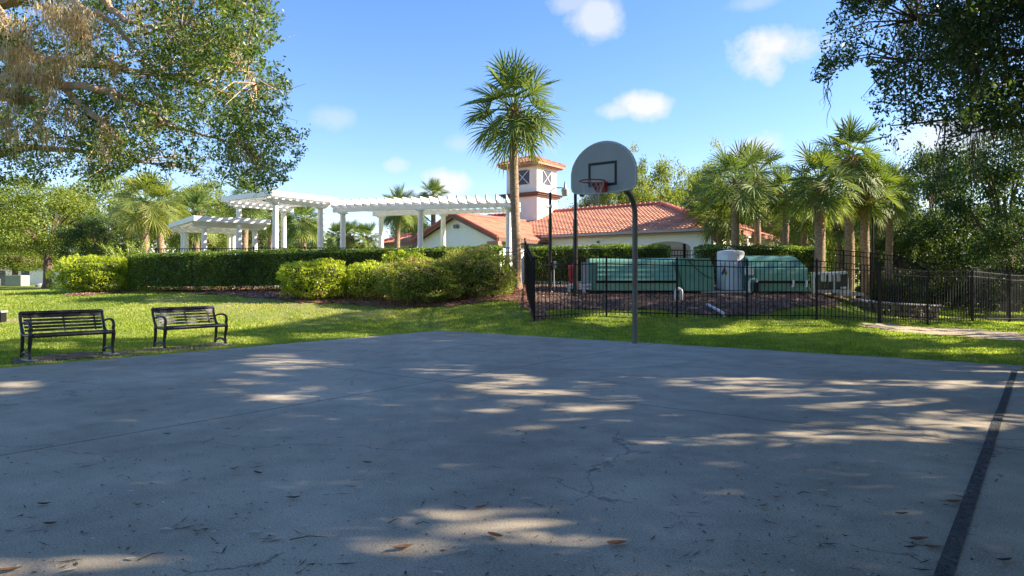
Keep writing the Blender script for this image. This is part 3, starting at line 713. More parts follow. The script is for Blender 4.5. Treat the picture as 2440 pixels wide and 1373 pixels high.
BF = [bp(1935,592,26.9,1.72), bp(2010,597,26.6,1.72), bp(2074,603,26.2,1.72), bp(2140,618,25.8,1.6), bp(2208,634,25.4,1.6), bp(2310,648,25.2,1.55), bp(2400,653,25.8,1.5), bp(2500,657,27,1.5)]
fence('metal_fence', 'tall black picket fence stepping downhill behind the palms and stone wall', BF, 1.72, gap=.115)
DF = [(x, y, 1.02) for x, y in ((-14.0,26.9),(-11.6,26.6),(-9.9,26.2),(-7.9,26.1),(-5.9,26.1),(-3.9,26.1),(-1.9,26.1),(.2,26.0))]
fence('metal_fence', 'black picket fence along the pool deck behind the long left hedge', DF, 1.52, gap=.11)
DF2 = [(x, y, 1.04) for x, y in ((.2,27.5),(2.6,27.6),(4.2,27.7),(5.95,27.8))]
fence('metal_fence', 'black picket fence behind the middle hedge, below the white clubhouse wall', DF2, 1.5, gap=.11)
DF3 = [(x, y, 1.04) for x, y in ((7.05,27.9),(8.6,27.9),(10.2,27.9),(12.0,27.6))]
fence('metal_fence', 'black picket fence behind the right hedge in front of the palm group', DF3, 1.47, gap=.11)
def gate():
    t = thing('metal_gate', 'black picket gate in the gap between the middle hedge and right hedge', 'gate', (6.5,27.8,1.02))
    for x in (-.5,.5):
        m = MB(); m.box((x,0,.85),(.09,.09,1.75)); m.box((x,0,1.74),(.12,.12,.03)); obj('post', m, 'black_metal', t)
    m = MB()
    for z in (.15,1.28,1.5): m.box((0,0,z),(.91,.03,.035))
    for k in range(1, 8): m.box((-.455+k*.114,0,.82),(.018,.018,1.4))
    obj('gate_leaf', m, 'black_metal', t)
gate()
def handrail():
    t = thing('handrail', 'pair of thin black sloping handrails beside the tall palm trunk', 'handrail', (-.9,23.6,h1(-.9,23.6)))
    b = t.location
    for k, o in enumerate((0,.22)):
        m = MB(); a = Vector(at(1195,640,23.2))+Vector((0,0,-o)); c = Vector(at(1250,597,24.2))+Vector((0,0,-o)); m.tube([a, c], .018, 6)
        if k == 0:
            for f in (.02,.98): q = a+(c-a)*f; m.tube([q, (q.x,q.y,h1(q.x,q.y))], .018, 6)
        obj('rail', m, 'black_metal', t, off=tuple(b))
handrail()

# ------------------------------------------------------------------ pump covers and pool equipment
ZG = .95
def pump_covers():
    Yf = 23.0
    t = thing('pump_cover', 'long pale green louvred equipment cover, left of the white tank', 'equipment cover', (4.6, Yf, ZG-.05)); o = tuple(t.location)
    m = MB()
    m.prism([(Yf+.05,ZG),(Yf+1.35,ZG),(Yf+1.35,2.02),(Yf+.5,2.06),(Yf+.14,2.0),(Yf+.05,1.9)], 2.62, 5.75, lambda y, z, q: (q, y, z)); obj('body', m, 'green_box', t, off=o)
    m = MB(); zb, zt = 1.29, 1.93          # louvre hood: leans out at the bottom
    x0, x1 = 2.86, 5.52
    vs = [(x0,Yf-.16,zb),(x1,Yf-.16,zb),(x1-.12,Yf+.02,zt),(x0+.03,Yf+.02,zt),(x0,Yf+.1,zb),(x1,Yf+.1,zb),(x1-.1,Yf+.2,zt),(x0+.03,Yf+.2,zt)]
    m.add(vs, [(0,1,2,3),(5,4,7,6),(0,3,7,4),(1,5,6,2),(3,2,6,7),(0,4,5,1)])
    for k in range(1,4):
        f = k/4; z = zb+(zt-zb)*f; y = Yf-.16+.18*f; m.box(((x0+x1)/2-.03*f, y-.008, z),(x1-x0-.08*f-.04,.022,.016))
    obj('louvre_hood', m, 'green_box_pale', t, off=o)
    m = MB(); m.box((4.2,Yf+.02,1.25),(2.72,.04,.085)); obj('vent_gap', m, 'black_gap', t, off=o)
    m = MB(); m.box((4.2,Yf+.005,1.08),(2.7,.05,.24)); obj('base_panel', m, 'green_box_pale', t, off=o)
    m = MB(); m.prism([(5.78,ZG),(6.78,ZG),(6.76,1.75),(6.62,2.04),(5.62,2.04),(5.6,1.6)], Yf-.08, Yf+1.3, lambda x, z, q: (x, q, z)); m.box((6.1,Yf-.09,1.99),(.95,.03,.07)); obj('end_box', m, 'green_box', t, off=o)
    m = MB(); m.tube([(5.9,Yf-.12,1.97),(6.15,Yf-.13,1.7),(6.5,Yf-.13,1.42),(6.72,Yf-.12,1.36)], .012, 6); obj('hose', m, 'black_gap', t, off=o)
    m = MB(); m.prism([(2.36,1.22),(2.62,1.22),(2.62,1.82),(2.56,1.9),(2.36,1.9)], Yf+.1, Yf+.3, lambda x, z, q: (x, q, z)); m.box((2.46,Yf+.09,1.35),(.06,.04,.1)); m.box((2.5,Yf+.085,1.62),(.12,.03,.12)); obj('control_panel', m, 'grey_panel', t, off=o)
    t2 = thing('pump_cover', 'short darker green cover with a sloping lid, right of the white tank', 'equipment cover', (9.0, Yf, ZG-.05)); o = tuple(t2.location)
    X0, X1 = 8.02, 9.98
    m = MB(); prof = [(Yf,ZG-.02),(Yf+1.5,ZG-.02),(Yf+1.5,2.1),(Yf+.75,2.15),(Yf+.3,2.08),(Yf,1.68)]
    vs = [(X0,y,z) for y, z in prof]+[(X1-(.32 if z > 2.0 else (.02 if z > 1.5 else -.06)), y, z) for y, z in prof]; n = 6
    m.add(vs, [tuple(range(n-1,-1,-1)), tuple(range(n,2*n))]+[(i,(i+1)%n,n+(i+1)%n,n+i) for i in range(n)]); obj('body', m, 'green_box', t2, off=o)
    m = MB()
    m.add([(8.2,Yf-.1,1.29),(X1,Yf-.1,1.29),(X1-.05,Yf-.02,1.68),(8.22,Yf-.02,1.68),(8.2,Yf+.02,1.29),(X1,Yf+.02,1.29),(X1-.05,Yf+.02,1.7),(8.22,Yf+.02,1.7)], [(0,1,2,3),(5,4,7,6),(0,3,7,4),(1,5,6,2),(3,2,6,7),(0,4,5,1)])
    for k in (1,2): m.box((9.1,Yf-.11+.025*k,1.29+.11*k),(1.72,.02,.014))
    obj('louvre_hood', m, 'green_box_pale', t2, off=o)
    m = MB(); m.box((9.1,Yf-.012,1.235),(1.8,.03,.07)); obj('vent_gap', m, 'black_gap', t2, off=o)
    m = MB(); m.box((7.93,Yf-.12,1.62),(.26,.14,.3), bev=.015); m.box((7.97,Yf-.2,1.6),(.05,.02,.05)); obj('switch_box', m, 'pvc', t2, off=o)
    m = MB(); m.tube([(7.92,Yf-.15,ZG-.05),(7.92,Yf-.15,1.22),(7.98,Yf-.15,1.33),(8.1,Yf-.15,1.35),(8.18,Yf-.15,1.28),(8.18,Yf-.15,1.2)], .04, 8)
    obj('pipe', m, 'pvc', t2, off=o, smooth=True)
    m = MB(); m.box((8.16,Yf-.15,1.08),(.14,.12,.3), bev=.02); obj('valve', m, 'black_gap', t2, off=o)
    for (x, dx) in ((9.42,-.06),(9.86,-.05)):
        m = MB(); m.tube([(x,Yf-.1,1.3),(x,Yf-.1,1.12),(x+dx,Yf-.12,1.08)], .035, 8); obj('pipe', m, 'pvc', t2, off=o, smooth=True)
pump_covers()
def tank():
    x, y = 7.62, 23.85; t = thing('chemical_tank', 'white cylindrical tank with a hazard diamond between the two green covers', 'tank', (x, y, ZG)); r = .455
    m = MB(); m.lathe([(r,0),(r+.01,.02),(r,.05),(r,1.28),(r-.02,1.32),(r-.06,1.35)], n=36); obj('body', m, 'tank_white', t, smooth=True)
    m = MB(); m.lathe([(r+.004,1.22),(r+.008,1.3),(r-.02,1.36),(r-.2,1.39),(.1,1.41)], n=36); l = obj('lid', m, 'tank_white', t, smooth=True)
    m = MB(); m.tube([(.02,0,1.4),(.02,0,1.47),(-.1,-.02,1.52),(-.14,-.1,1.44)], .02, 8); m.box((.08,0,1.44),(.1,.08,.07), bev=.01); m.tube([(.3,-.05,1.36),(.42,-.1,1.34)], .02, 6); obj('fitting', m, 'grey_dark', l, smooth=True)
    m = MB(); m.tube([(.05,-.15,1.41),(.1,-.38,1.37),(.12,-.47,1.2),(.16,-.47,.9),(.2,-.48,.6)], .008, 5); obj('hose', m, 'black_gap', t)
    # placard panels lie on the round wall
    def cur(a, z, d=.004): q = R(-90+a); return ((r+d)*math.cos(q), (r+d)*math.sin(q), z)
    def panel(name, a0, a1, z0, z1, mt, d=.004):
        m = MB(); n = 5; vs = []; fs = []
        for i in range(n+1): a = a0+(a1-a0)*i/n; vs += [cur(a,z0,d), cur(a,z1,d)]
        for i in range(n): fs.append((2*i,2*i+2,2*i+3,2*i+1))
        m.add(vs, fs); return obj(name, m, mt, t)
    s = panel('notice', -62, -30, 1.02, 1.20, 'label_white')
    m = MB()
    for k in range(6):
        z = 1.18-.027*k; a0, a1 = -60, (-34 if k == 0 else random.uniform(-42,-34)); vs = [cur(a0,z,.008),cur(a1,z,.008),cur(a1,z-.008,.008),cur(a0,z-.008,.008)]; m.add(vs, [(0,1,2,3)])
    obj('print_lines', m, 'grey_panel', s)
    s = panel('notice', -60, -32, .78, .96, 'label_white')
    m = MB()
    for i in range(4):
        for k in range(4):
            a0 = -58+6.5*i; z = .945-.042*k; m.add([cur(a0,z,.008),cur(a0+4,z,.008),cur(a0+4,z-.024,.008),cur(a0,z-.024,.008)], [(0,1,2,3)])
    obj('print_lines', m, 'grey_panel', s)
    ca, cz, hw = -44, .60, 7.6; hh = .105      # four small diamonds
    for dx, dz, mt in ((-1,0,'label_blue'),(0,1,'label_red'),(1,0,'label_yellow'),(0,-1,'label_white')):
        a, z = ca+dx*hw, cz+dz*hh; m = MB(); m.add([cur(a-hw,z,.006),cur(a,z-hh,.006),cur(a+hw,z,.006),cur(a,z+hh,.006)], [(0,1,2,3)]); q_ = obj('hazard_diamond', m, mt, t)
        m = MB(); c = (a, z)
        if dx == 1:
            pts = [cur(c[0]+2.2*math.cos(R(k)), c[1]+.042*math.sin(R(k)), .012) for k in range(0,361,30)]; m.tube(pts, .007, 5, caps=False); obj('numeral', m, 'label_ink', q_)
tank()
def small_gear():
    t = thing('barrel', 'red plastic barrel beside the thick black post', 'barrel', (2.12,23.9,ZG-.02))
    m = MB(); m.lathe([(.13,.25),(.13,.5),(.15,.52),(.17,.78),(.16,.86),(.11,.92)], n=18); obj('body', m, 'red_plastic', t, smooth=True)
    m = MB(); m.lathe([(.15,0),(.15,.25)], n=14); obj('stand', m, 'pvc', t)
    t = thing('pipework', 'white plastic pipe manifold at the left end of the long green cover', 'pipes', (2.15,22.95,ZG-.05)); z = .22
    m = MB(); m.tube([(-.25,0,0),(-.25,0,z-.04),(-.2,0,z+.02),(.5,0,z+.02)], .052, 10); m.tube([(0,-.03,z-.1),(.5,-.03,z-.1)], .04, 10); m.tube([(.22,-.03,z+.0),(.22,-.03,-.05)], .03, 8); m.tube([(.3,-.03,z+.0),(.3,-.03,-.05)], .03, 8); obj('pipe', m, 'pvc', t, smooth=True)
    t = thing('vent_pipe', 'white plastic pipe bend sticking out of the mulch beside a fence post', 'pipe', (5.37,22.1,.58))
    m = MB(); m.tube([(-.07,0,0),(-.07,0,.36),(-.04,0,.42),(.02,0,.44),(.08,0,.41),(.1,0,.35),(.1,0,.08)], .058, 12); obj('pipe', m, 'pvc', t, smooth=True)
    a = Vector(gp(1685,734)); b = Vector(gp(1722,757)); t = thing('drain_pipe', 'white plastic pipe lying on the mulch, sloping down to the fence', 'pipe', tuple(b))
    m = MB(); m.tube([a+Vector((0,0,.09)), b+Vector((0,0,.14)), b+Vector((.05,-.08,.02))], .045, 10); obj('pipe', m, 'pvc', t, smooth=True, off=tuple(b))
    t = thing('pool_heater', 'black pool heater with white pipes at the right end of the equipment', 'heater', (11.0,23.6,.86))
    m = MB(); m.box((.02,.1,.4),(.95,.6,.55), bev=.03); obj('cabinet', m, 'heater_black', t)
    m = MB(); m.box((0,.1,.06),(1.2,.8,.12)); m.box((.5,-.2,-.04),(.9,.5,.1)); obj('slab', m, 'pad_concrete', t)
    for (pp, rr) in (([(-.72,-.25,-.05),(-.72,-.25,.72)],.06),([(-.72,-.25,.55),(-.6,-.3,.66),(-.45,-.3,.68)],.045),([(-.45,-.26,.66),(.42,-.26,.70)],.055),([(-.02,-.3,.68),(-.02,-.3,.0)],.03),([(.42,-.26,.18),(.22,-.26,.18)],.04),([(.5,-.2,.0),(.5,-.2,.5)],.012)):
        m = MB(); m.tube(pp, rr, 10); obj('pipe', m, 'pvc', t, smooth=True)
    m = MB(); m.box((-.36,-.24,.53),(.15,.1,.28), bev=.02); m.box((-.14,-.24,.53),(.13,.1,.28), bev=.02); m.box((.14,-.24,.53),(.1,.1,.28), bev=.02); obj('manifold', m, 'pvc', t)
    # tank pad and loose stones
    m = MB(); m.box((7.2,23.6,.9),(1.7,1.3,.08), bev=.02); tag(obj('tank_pad', m, 'pad_concrete', off=(7.2,23.6,.86), loc=(7.2,23.6,.86)), 'flat concrete pad beneath the white cylindrical tank', 'concrete pad')
small_gear()
def stonewall():
    pts = [at(2035,716,23.4), at(2080,722,22.9), at(2130,726,22.7), at(2180,729,22.8), at(2228,731,23.2)]
    t = thing('retaining_wall', 'low curved rubble stone wall with a pale cap behind the right fence', 'wall', (pts[2][0],pts[2][1],h1(pts[2][0],pts[2][1])-.1)); o = tuple(t.location)
    m = MB(); c = MB()
    for i in range(4):
        a, b = Vector(pts[i]), Vector(pts[i+1]); n = 4
        for k in range(n):
            p, q = a+(b-a)*k/n, a+(b-a)*(k+1)/n; zt = (p.z+q.z)/2
            for j in range(3):
                hh = zt+.12; m.box(((p.x+q.x)/2+random.uniform(-.03,.03),(p.y+q.y)/2+random.uniform(-.03,.03), zt-.1-j*.19),((q-p).length*random.uniform(.88,.98),.32,.18), rz=math.atan2(q.y-p.y,q.x-p.x)+random.uniform(-.06,.06), bev=.03)
            c.box(((p.x+q.x)/2,(p.y+q.y)/2+.1,zt+.03),((q-p).length*.97,.62,.07), rz=math.atan2(q.y-p.y,q.x-p.x), bev=.02)
    obj('stones', m, 'stone_wall', t, off=o); obj('coping', c, 'stone_cap', t, off=o)
stonewall()

# ------------------------------------------------------------------ pergolas
def column(mb, x, y, z0, z1, r_):
    mb.lathe([(r_*1.35,0),(r_*1.35,.08),(r_*1.1,.12),(r_,.16),(r_,(z1-z0)*.35),(r_*.86,z1-z0-.16),(r_*.92,z1-z0-.14),(r_*.86,z1-z0-.1),(r_*1.2,z1-z0-.03)], (x,y,z0), 20)
    mb.box((x,y,z1-.015),(r_*2.9,r_*2.9,.05))
def pergola_small(label, near, a, b, La, Lb, zc, colpos, z0, roof_t, rc):
    """near: nearest column; a, b unit axes"""
    t = thing('pergola', label, 'pergola', (near[0],near[1],z0)); o = tuple(t.location); a = Vector((*a,0)); b = Vector((*b,0)); P = Vector((near[0],near[1],0))
    for (i, j) in colpos:
        m = MB(); q = P+a*i+b*j; column(m, q.x, q.y, z0, zc, rc); obj('column', m, 'white_paint', t, off=o, smooth=True)
    m = MB()
    for j in (0, Lb):   # carrying beams along a
        for e in (-.07,.07):
            p, q = P+b*(j+e)-a*.45, P+b*(j+e)+a*(La+.45); m.bar((p.x,p.y,zc+.10),(q.x,q.y,zc+.10),.045,.19)
        obj('beam', m, 'white_paint', t, off=o); m = MB()
    m = MB(); n = int(La/.30)+3
    for k in range(n):
        i = -.4+(La+.8)*k/(n-1); p, q = P+a*i-b*.5, P+a*i+b*(Lb+.5); m.bar((p.x,p.y,zc+.275),(q.x,q.y,zc+.275),.045,.15)
    obj('rafters', m, 'white_paint', t, off=o)
    m = MB(); n = int((Lb+.9)/(.10 if roof_t else .22))
    for k in range(n+1):
        j = -.45+(Lb+.9)*k/n; p, q = P+b*j-a*.48, P+b*j+a*(La+.48); m.bar((p.x,p.y,zc+.375),(q.x,q.y,zc+.375),.05,.045)
    for e, F in ((-.5,0),(Lb+.5,0)):
        p, q = P+b*e-a*.5, P+b*e+a*(La+.5); m.bar((p.x,p.y,zc+.3),(q.x,q.y,zc+.3),.04,.2)
    for e in (-.5, La+.5):
        p, q = P+a*e-b*.5, P+a*e+b*(Lb+.5); m.bar((p.x,p.y,zc+.305),(q.x,q.y,zc+.305),.04,.2)
    obj('lattice', m, 'white_paint', t, off=o)
pergola_small('tall square white pergola on four round columns, the middle one of three', (-9.34,27.0), (.6,.8), (-.8,.6), 2.15, 2.56, 4.36, [(0,0),(2.15,0),(0,2.56),(2.15,2.56)], 1.0, False, .125)
pergola_small('low white pergola with a closely slatted roof, farthest left of three', (-12.6,28.0), (.8,.6), (-.6,.8), 2.02, 4.0, 3.48, [(0,0),(2.02,0),(0,3.4),(0,4.0),(2.02,3.4),(2.02,4.0)], 1.0, True, .12)
def trellis():
    F = [at(817,507,28.6), at(1001.7,500,27.9), at(1212,495,27.2)]; B = [at(908,516,31.2), at(1056,512,30.6), at(1215,507,30.0)]
    z0 = 1.0; t = thing('pergola', 'long curved white trellis pergola with saw-tooth rafters left of the tall palm', 'pergola', (F[1][0],F[1][1],z0)); o = tuple(t.location)
    for p in F+B[:2]: m = MB(); column(m, p[0], p[1], z0, p[2], .125); obj('column', m, 'white_paint', t, off=o, smooth=True)
    def curve(A, e0, e1, n):
        A = [Vector(p) for p in A]; out = []
        for k in range(n+1):
            s = e0+(e1-e0)*k/n; l0 = (s-1)*(s-2)/2; l1 = -s*(s-2); l2 = s*(s-1)/2; out.append(A[0]*l0+A[1]*l1+A[2]*l2)
        return out
    fc = curve(F, -.13, 2.12, 30); bc = curve(B, -.13, 2.15, 30)
    for cc in (fc, bc):
        m = MB()
        for i in range(len(cc)-1):
            p, q = cc[i]+Vector((0,0,.11)), cc[i+1]+Vector((0,0,.11)); p = p.copy(); q = q.copy(); d = (q-p)*.06; m.bar(p-d*.0, q+d*.0, .16, .17)
        obj('beam', m, 'white_paint', t, off=o)
    n = 22; fr = curve(F, -.09, 2.08, n-1); br = curve(B, -.09, 2.1, n-1)
    m = MB()
    for a, b in zip(fr, br):
        a = a+Vector((0,0,.2)); b = b+Vector((0,0,.2)); d = (b-a); d.z = 0; L = d.length; d.normalize(); s = Vector((d.y,-d.x,0))*.025
        prof = [(-.30,.02),(-.2,.0),(L+.2,0),(L+.30,.02),(L+.5,.27),(-.52,.29)]
        dz = (b.z-a.z)/L
        m.prism(prof, -1, 1, lambda x, z, q, a=a, d=d, s=s, dz=dz: tuple(a+d*x+s*q+Vector((0,0,z+dz*x))))
    obj('rafters', m, 'white_paint', t, off=o)
trellis()

# ------------------------------------------------------------------ clubhouse
def tiled(mb, O, ex, up, nrm, width, Lf, tw=.23, th=.33):
    """O eave corner, ex along the eave, up along the slope; Lf(x)-> slope length at x, start(x) optional"""
    O, ex, up, nrm = Vector(O), Vector(ex), Vector(up), Vector(nrm); sub = 5; nx = int(width/tw*sub); Lmax = max(Lf(width*i/50) for i in range(51)); ny = int(math.ceil(Lmax/th))
    idx = {}
    vs = []; fs = []; cs = []
    def vert(i, y, lift):
        x = width*i/nx; L = Lf(x); y = min(y, L); ph = (x/tw) % 1.0; b = abs(math.sin(math.pi*ph))
        return tuple(O+ex*x+up*y+nrm*(.05*b+lift))
    for j in range(ny):
        y0, y1 = j*th, (j+1)*th
        for i in range(nx):
            xm = width*(i+.5)/nx
            if Lf(xm) <= y0+.02: continue
            k = len(vs); vs += [vert(i,y0,.045), vert(i+1,y0,.045), vert(i+1,y1,.0), vert(i,y1,.0), vert(i,y0,-.03), vert(i+1,y0,-.03)]
            tid = (int(xm/tw)*7919+j*104729) % 1000/1000.0
            fs += [(k,k+1,k+2,k+3),(k+4,k+5,k+1,k)]; cs += [tid, tid]
    o = len(mb.v); mb.v.extend(vs); mb.f.extend([tuple(q+o for q in f) for f in fs]); mb.c.extend(cs)
def clubhouse():
    base = uv(33, -20); t = thing('clubhouse', 'white stucco clubhouse with terracotta tile roofs and a square tower', 'building', (base[0],base[1],1.0), RZ)
    ox, oy, oz = -20, 33, 1.0                                    # local = (v - ox, u - oy, z - oz)
    o = (ox, oy, oz)
    v0, v1, u0, u1, ze = -35.5, -12.4, 33.0, 43.0, 3.85
    pitch = .355; sl = math.hypot(1, pitch)
    m = MB(); m.box(((v0+v1)/2,(u0+u1)/2,(ze+1.05)/2),(v1-v0,u1-u0,ze-.95))
    obj('wall', m, 'stucco_white', t, off=o)
    ov = .5; E0, E1, Ev0, Ev1 = u0-ov, u1+ov, v0-ov, v1+ov; hw = (E1-E0)/2; zr = ze+hw*pitch; k = 1/sl
    up_f = Vector((0,1,pitch)).normalized(); n_f = Vector((0,-pitch,1)).normalized(); W_ = Ev1-Ev0
    m = MB(); slen = hw*sl
    tiled(m, (Ev0,E0,ze), (1,0,0), up_f, n_f, W_, lambda x: min(slen, x*sl, (W_-x)*sl))
    up_r = Vector((-1,0,pitch)).normalized(); n_r = Vector((pitch,0,1)).normalized(); D_ = E1-E0
    tiled(m, (Ev1,E0,ze), (0,1,0), up_r, n_r, D_, lambda x: min(slen, x*sl, (D_-x)*sl))
    up_b = Vector((0,-1,pitch)).normalized(); n_b = Vector((0,pitch,1)).normalized()
    tiled(m, (Ev1,E1,ze), (-1,0,0), up_b, n_b, W_, lambda x: min(slen, x*sl, (W_-x)*sl), tw=.8, th=1.0)
    up_l = Vector((1,0,pitch)).normalized(); n_l = Vector((-pitch,0,1)).normalized()
    tiled(m, (Ev0,E1,ze), (0,-1,0), up_l, n_l, D_, lambda x: min(slen, x*sl, (D_-x)*sl), tw=.5, th=.6)
    rf = obj('roof', m, 'roof_tile', t, off=o)
    m = MB(); R1, R2 = Vector((Ev0+hw,E0+hw,zr+.05)), Vector((Ev1-hw,E0+hw,zr+.05))
    def caps(a, b):
        a, b = Vector(a), Vector(b); n = int((b-a).length/.33)
        for i in range(n):
            p, q = a+(b-a)*i/n, a+(b-a)*(i+1.08)/n; m.tube([p+Vector((0,0,.02)), q+Vector((0,0,.07))], [.10,.12], 8)
    caps(R1, R2); caps((Ev1,E0,ze+.05), R2); caps((Ev1,E1,ze+.05), R2); caps((Ev0,E0,ze+.05), R1); caps((Ev0,E1,ze+.05), R1)
    obj('ridge_tiles', m, 'ridge_tile', rf, off=o)
    m = MB(); m.box(((Ev0+Ev1)/2,E0+.03,ze-.09),(W_,.05,.16)); m.box(((Ev0+Ev1)/2,E1-.03,ze-.09),(W_,.05,.16)); m.box((Ev1-.03,(E0+E1)/2,ze-.09),(.05,D_-.12,.16)); m.box((Ev0+.03,(E0+E1)/2,ze-.09),(.05,D_-.12,.16))
    obj('fascia', m, 'fascia', t, off=o)
    m = MB(); m.box(((-22.2+Ev1)/2,E0-.07,ze-.05),(Ev1+22.2,.13,.12)); obj('gutter', m, 'gutter', t, off=o)
    m = MB(); m.box(((Ev0+Ev1)/2,(E0+E1)/2,ze-.19),(W_-.1,D_-.1,.03)); obj('soffit', m, 'soffit', t, off=o)
    m = MB(); m.box((v1+.04,u0-.02,2.4),(.09,.09,2.5)); obj('downpipe', m, 'grey_dark', t, off=o)
    # ---- gabled wing towards the court
    ga, gb, gu, gz = -28.0, -22.5, 28.6, 3.62; gc = (ga+gb)/2; gp_ = .44; gr = gz+(gb-gc)*gp_
    m = MB(); m.prism([(ga,.9),(gb,.9),(gb,gz),(gc,gr),(ga,gz)], gu, u0-.004, lambda x, z, q: (x, q, z)); obj('gable_wall', m, 'stucco_white', t, off=o)
    m = MB(); s2 = math.hypot(1,gp_); Lg = u0+3-(gu-.45); o2 = .42; hwg = gb-gc+o2; zg = gz-o2*gp_+.1
    tiled(m, (gb+o2,gu-.45,zg), (0,1,0), Vector((-1,0,gp_)).normalized(), Vector((gp_,0,1)).normalized(), Lg, lambda x: hwg*s2)
    tiled(m, (ga-o2,gu-.45+Lg,zg), (0,-1,0), Vector((1,0,gp_)).normalized(), Vector((-gp_,0,1)).normalized(), Lg, lambda x: hwg*s2)
    g = obj('roof', m, 'roof_tile', t, off=o)
    m = MB(); zt = zg+hwg*gp_
    a, b = Vector((gc,gu-.45,zt+.05)), Vector((gc,u0+2,zt+.05)); n = 26
    for i in range(n): p, q = a+(b-a)*i/n, a+(b-a)*(i+1.08)/n; m.tube([p, q+Vector((0,0,.04))], [.1,.12], 8)
    for sg in (-1,1):
        p0 = Vector((gc+sg*hwg,gu-.42,zg+.05)); p1 = Vector((gc,gu-.42,zt+.08)); n = 10
        for i in range(n): p, q = p0+(p1-p0)*i/n, p0+(p1-p0)*(i+1.08)/n; m.tube([p, q], [.09,.075], 8)
    obj('ridge_tiles', m, 'ridge_tile', g, off=o)
    m = MB()
    for sg in (-1,1):
        p0 = Vector((gc+sg*(hwg-.02),gu-.4,zg-.09)); p1 = Vector((gc,gu-.4,zt-.09)); m.bar(p0, p1, .05, .2)
    m.box((gb+o2-.03,gu-.4+Lg/2-1,zg-.1),(.05,Lg-2.2,.16)); obj('bargeboard', m, 'trim_brown', t, off=o)
    m = MB(); m.box((gb+.1,gu-.3,zg-.28),(.75,.3,.2)); m.box((gb+.1,gu-.3,zg-.40),(.85,.36,.05)); obj('eave_return', m, 'fascia', t, off=o)
    m = MB(); m.box((gc,gu-.1,gr-.55),(.3,.18,.2), bev=.02); m.box((gc,gu-.2,gr-.56),(.24,.05,.14)); obj('floodlight', m, 'grey_dark', t, off=o)
    m = MB(); m.box((-18.8,u0-.06,3.4),(.1,.12,.12)); obj('wall_lamp', m, 'grey_dark', t, off=o)
    # ---- arched openings in the front wall
    for vc, hw_, top in ((-14.75,1.25,3.30),(-18.0,1.25,3.28)):
        arc = [(-hw_,1.0),(hw_,1.0),(hw_,top-.35)]+[(hw_*math.cos(R(q)), top-.35+.35*math.sin(R(q))) for q in range(15,180,15)]+[(-hw_,top-.35)]
        m = MB(); m.prism(arc, u0-.012, u0+.03, lambda x, z, q, vc=vc: (vc+x, q, z)); w = obj('archway', m, 'arch_tan', t, off=o)
        m = MB()
        for sx in (-.5,.5):
            m.box((vc+sx,u0-.03,2.0),(.9,.03,1.95))
            for zz in (1.5,2.1,2.6): m.box((vc+sx,u0-.05,zz),(.6,.02,.4))
        obj('door', m, 'door_tan', w, off=o)
        m = MB(); m.box((vc,u0-.045,2.0),(.05,.03,2.0)); m.box((vc-.98,u0-.045,2.0),(.05,.03,2.0)); m.box((vc+.98,u0-.045,2.0),(.05,.03,2.0)); obj('door_trim', m, 'dark_open', w, off=o)
    # ---- end wall with arches, cream
    m = MB(); m.box((v1+.06,(u0+u1)/2,2.35),(.1,u1-u0+.1,2.65)); obj('end_wall', m, 'stucco_cream', t, off=o)
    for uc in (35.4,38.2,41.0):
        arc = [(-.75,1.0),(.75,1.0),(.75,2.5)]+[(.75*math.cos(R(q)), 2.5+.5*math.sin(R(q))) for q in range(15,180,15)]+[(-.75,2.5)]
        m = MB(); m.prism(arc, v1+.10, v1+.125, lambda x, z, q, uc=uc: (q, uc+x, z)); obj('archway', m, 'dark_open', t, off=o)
    for uc in (34.1,36.8,39.6,42.3): m = MB(); column(m, v1+.45, uc, 1.0, 3.62, .14); obj('column', m, 'white_paint', t, off=o, smooth=True)
    # ---- tower
    ta, tb, tc_, td = -27.45, -25.0, 36.0, 38.3; cx, cy = (ta+tb)/2, (tc_+td)/2; wx, wy = tb-ta, td-tc_
    tw = MB(); tw.box((cx,cy,5.6),(wx+.06,wy+.06,2.7)); base_t = obj('tower_base', tw, 'stucco_pink', t, off=o)
    tw = MB(); tw.box((cx,cy,7.9),(wx,wy,1.96)); up_t = obj('tower', tw, 'stucco_cream', t, off=o)
    m = MB(); m.box((cx,cy,6.74),(wx+.35,wy+.35,.07)); m.box((cx,cy,6.84),(wx+.55,wy+.55,.09)); m.box((cx,cy,6.925),(wx+.75,wy+.75,.06)); obj('cornice', m, 'trim_brown', up_t, off=o)
    E = .42; zt0 = 8.86; ax, ay = wx/2+E, wy/2+E; pt = .40
    m = MB(); st = math.hypot(1, pt)
    tiled(m, (cx-ax,cy-ay,zt0), (1,0,0), Vector((0,1,pt)).normalized(), Vector((0,-pt,1)).normalized(), 2*ax, lambda x: min(x, 2*ax-x, ay)*st, tw=.24, th=.34)
    tiled(m, (cx+ax,cy-ay,zt0), (0,1,0), Vector((-1,0,pt)).normalized(), Vector((pt,0,1)).normalized(), 2*ay, lambda x: min(x, 2*ay-x, ax)*st, tw=.24, th=.34)
    tiled(m, (cx+ax,cy+ay,zt0), (-1,0,0), Vector((0,-1,pt)).normalized(), Vector((0,pt,1)).normalized(), 2*ax, lambda x: min(x, 2*ax-x, ay)*st, tw=.24, th=.34)
    tiled(m, (cx-ax,cy+ay,zt0), (0,-1,0), Vector((1,0,pt)).normalized(), Vector((-pt,0,1)).normalized(), 2*ay, lambda x: min(x, 2*ay-x, ax)*st, tw=.24, th=.34)
    tr = obj('roof', m, 'roof_tile', up_t, off=o)
    m = MB(); apex = Vector((cx,cy,zt0+min(ax,ay)*pt+.04))
    for sx in (-1,1):
        for sy in (-1,1):
            a = Vector((cx+sx*ax,cy+sy*ay,zt0+.05)); n = 6
            for i in range(n): p, q = a+(apex-a)*i/n, a+(apex-a)*(i+1.08)/n; m.tube([p, q+Vector((0,0,.03))], [.08,.1], 8)
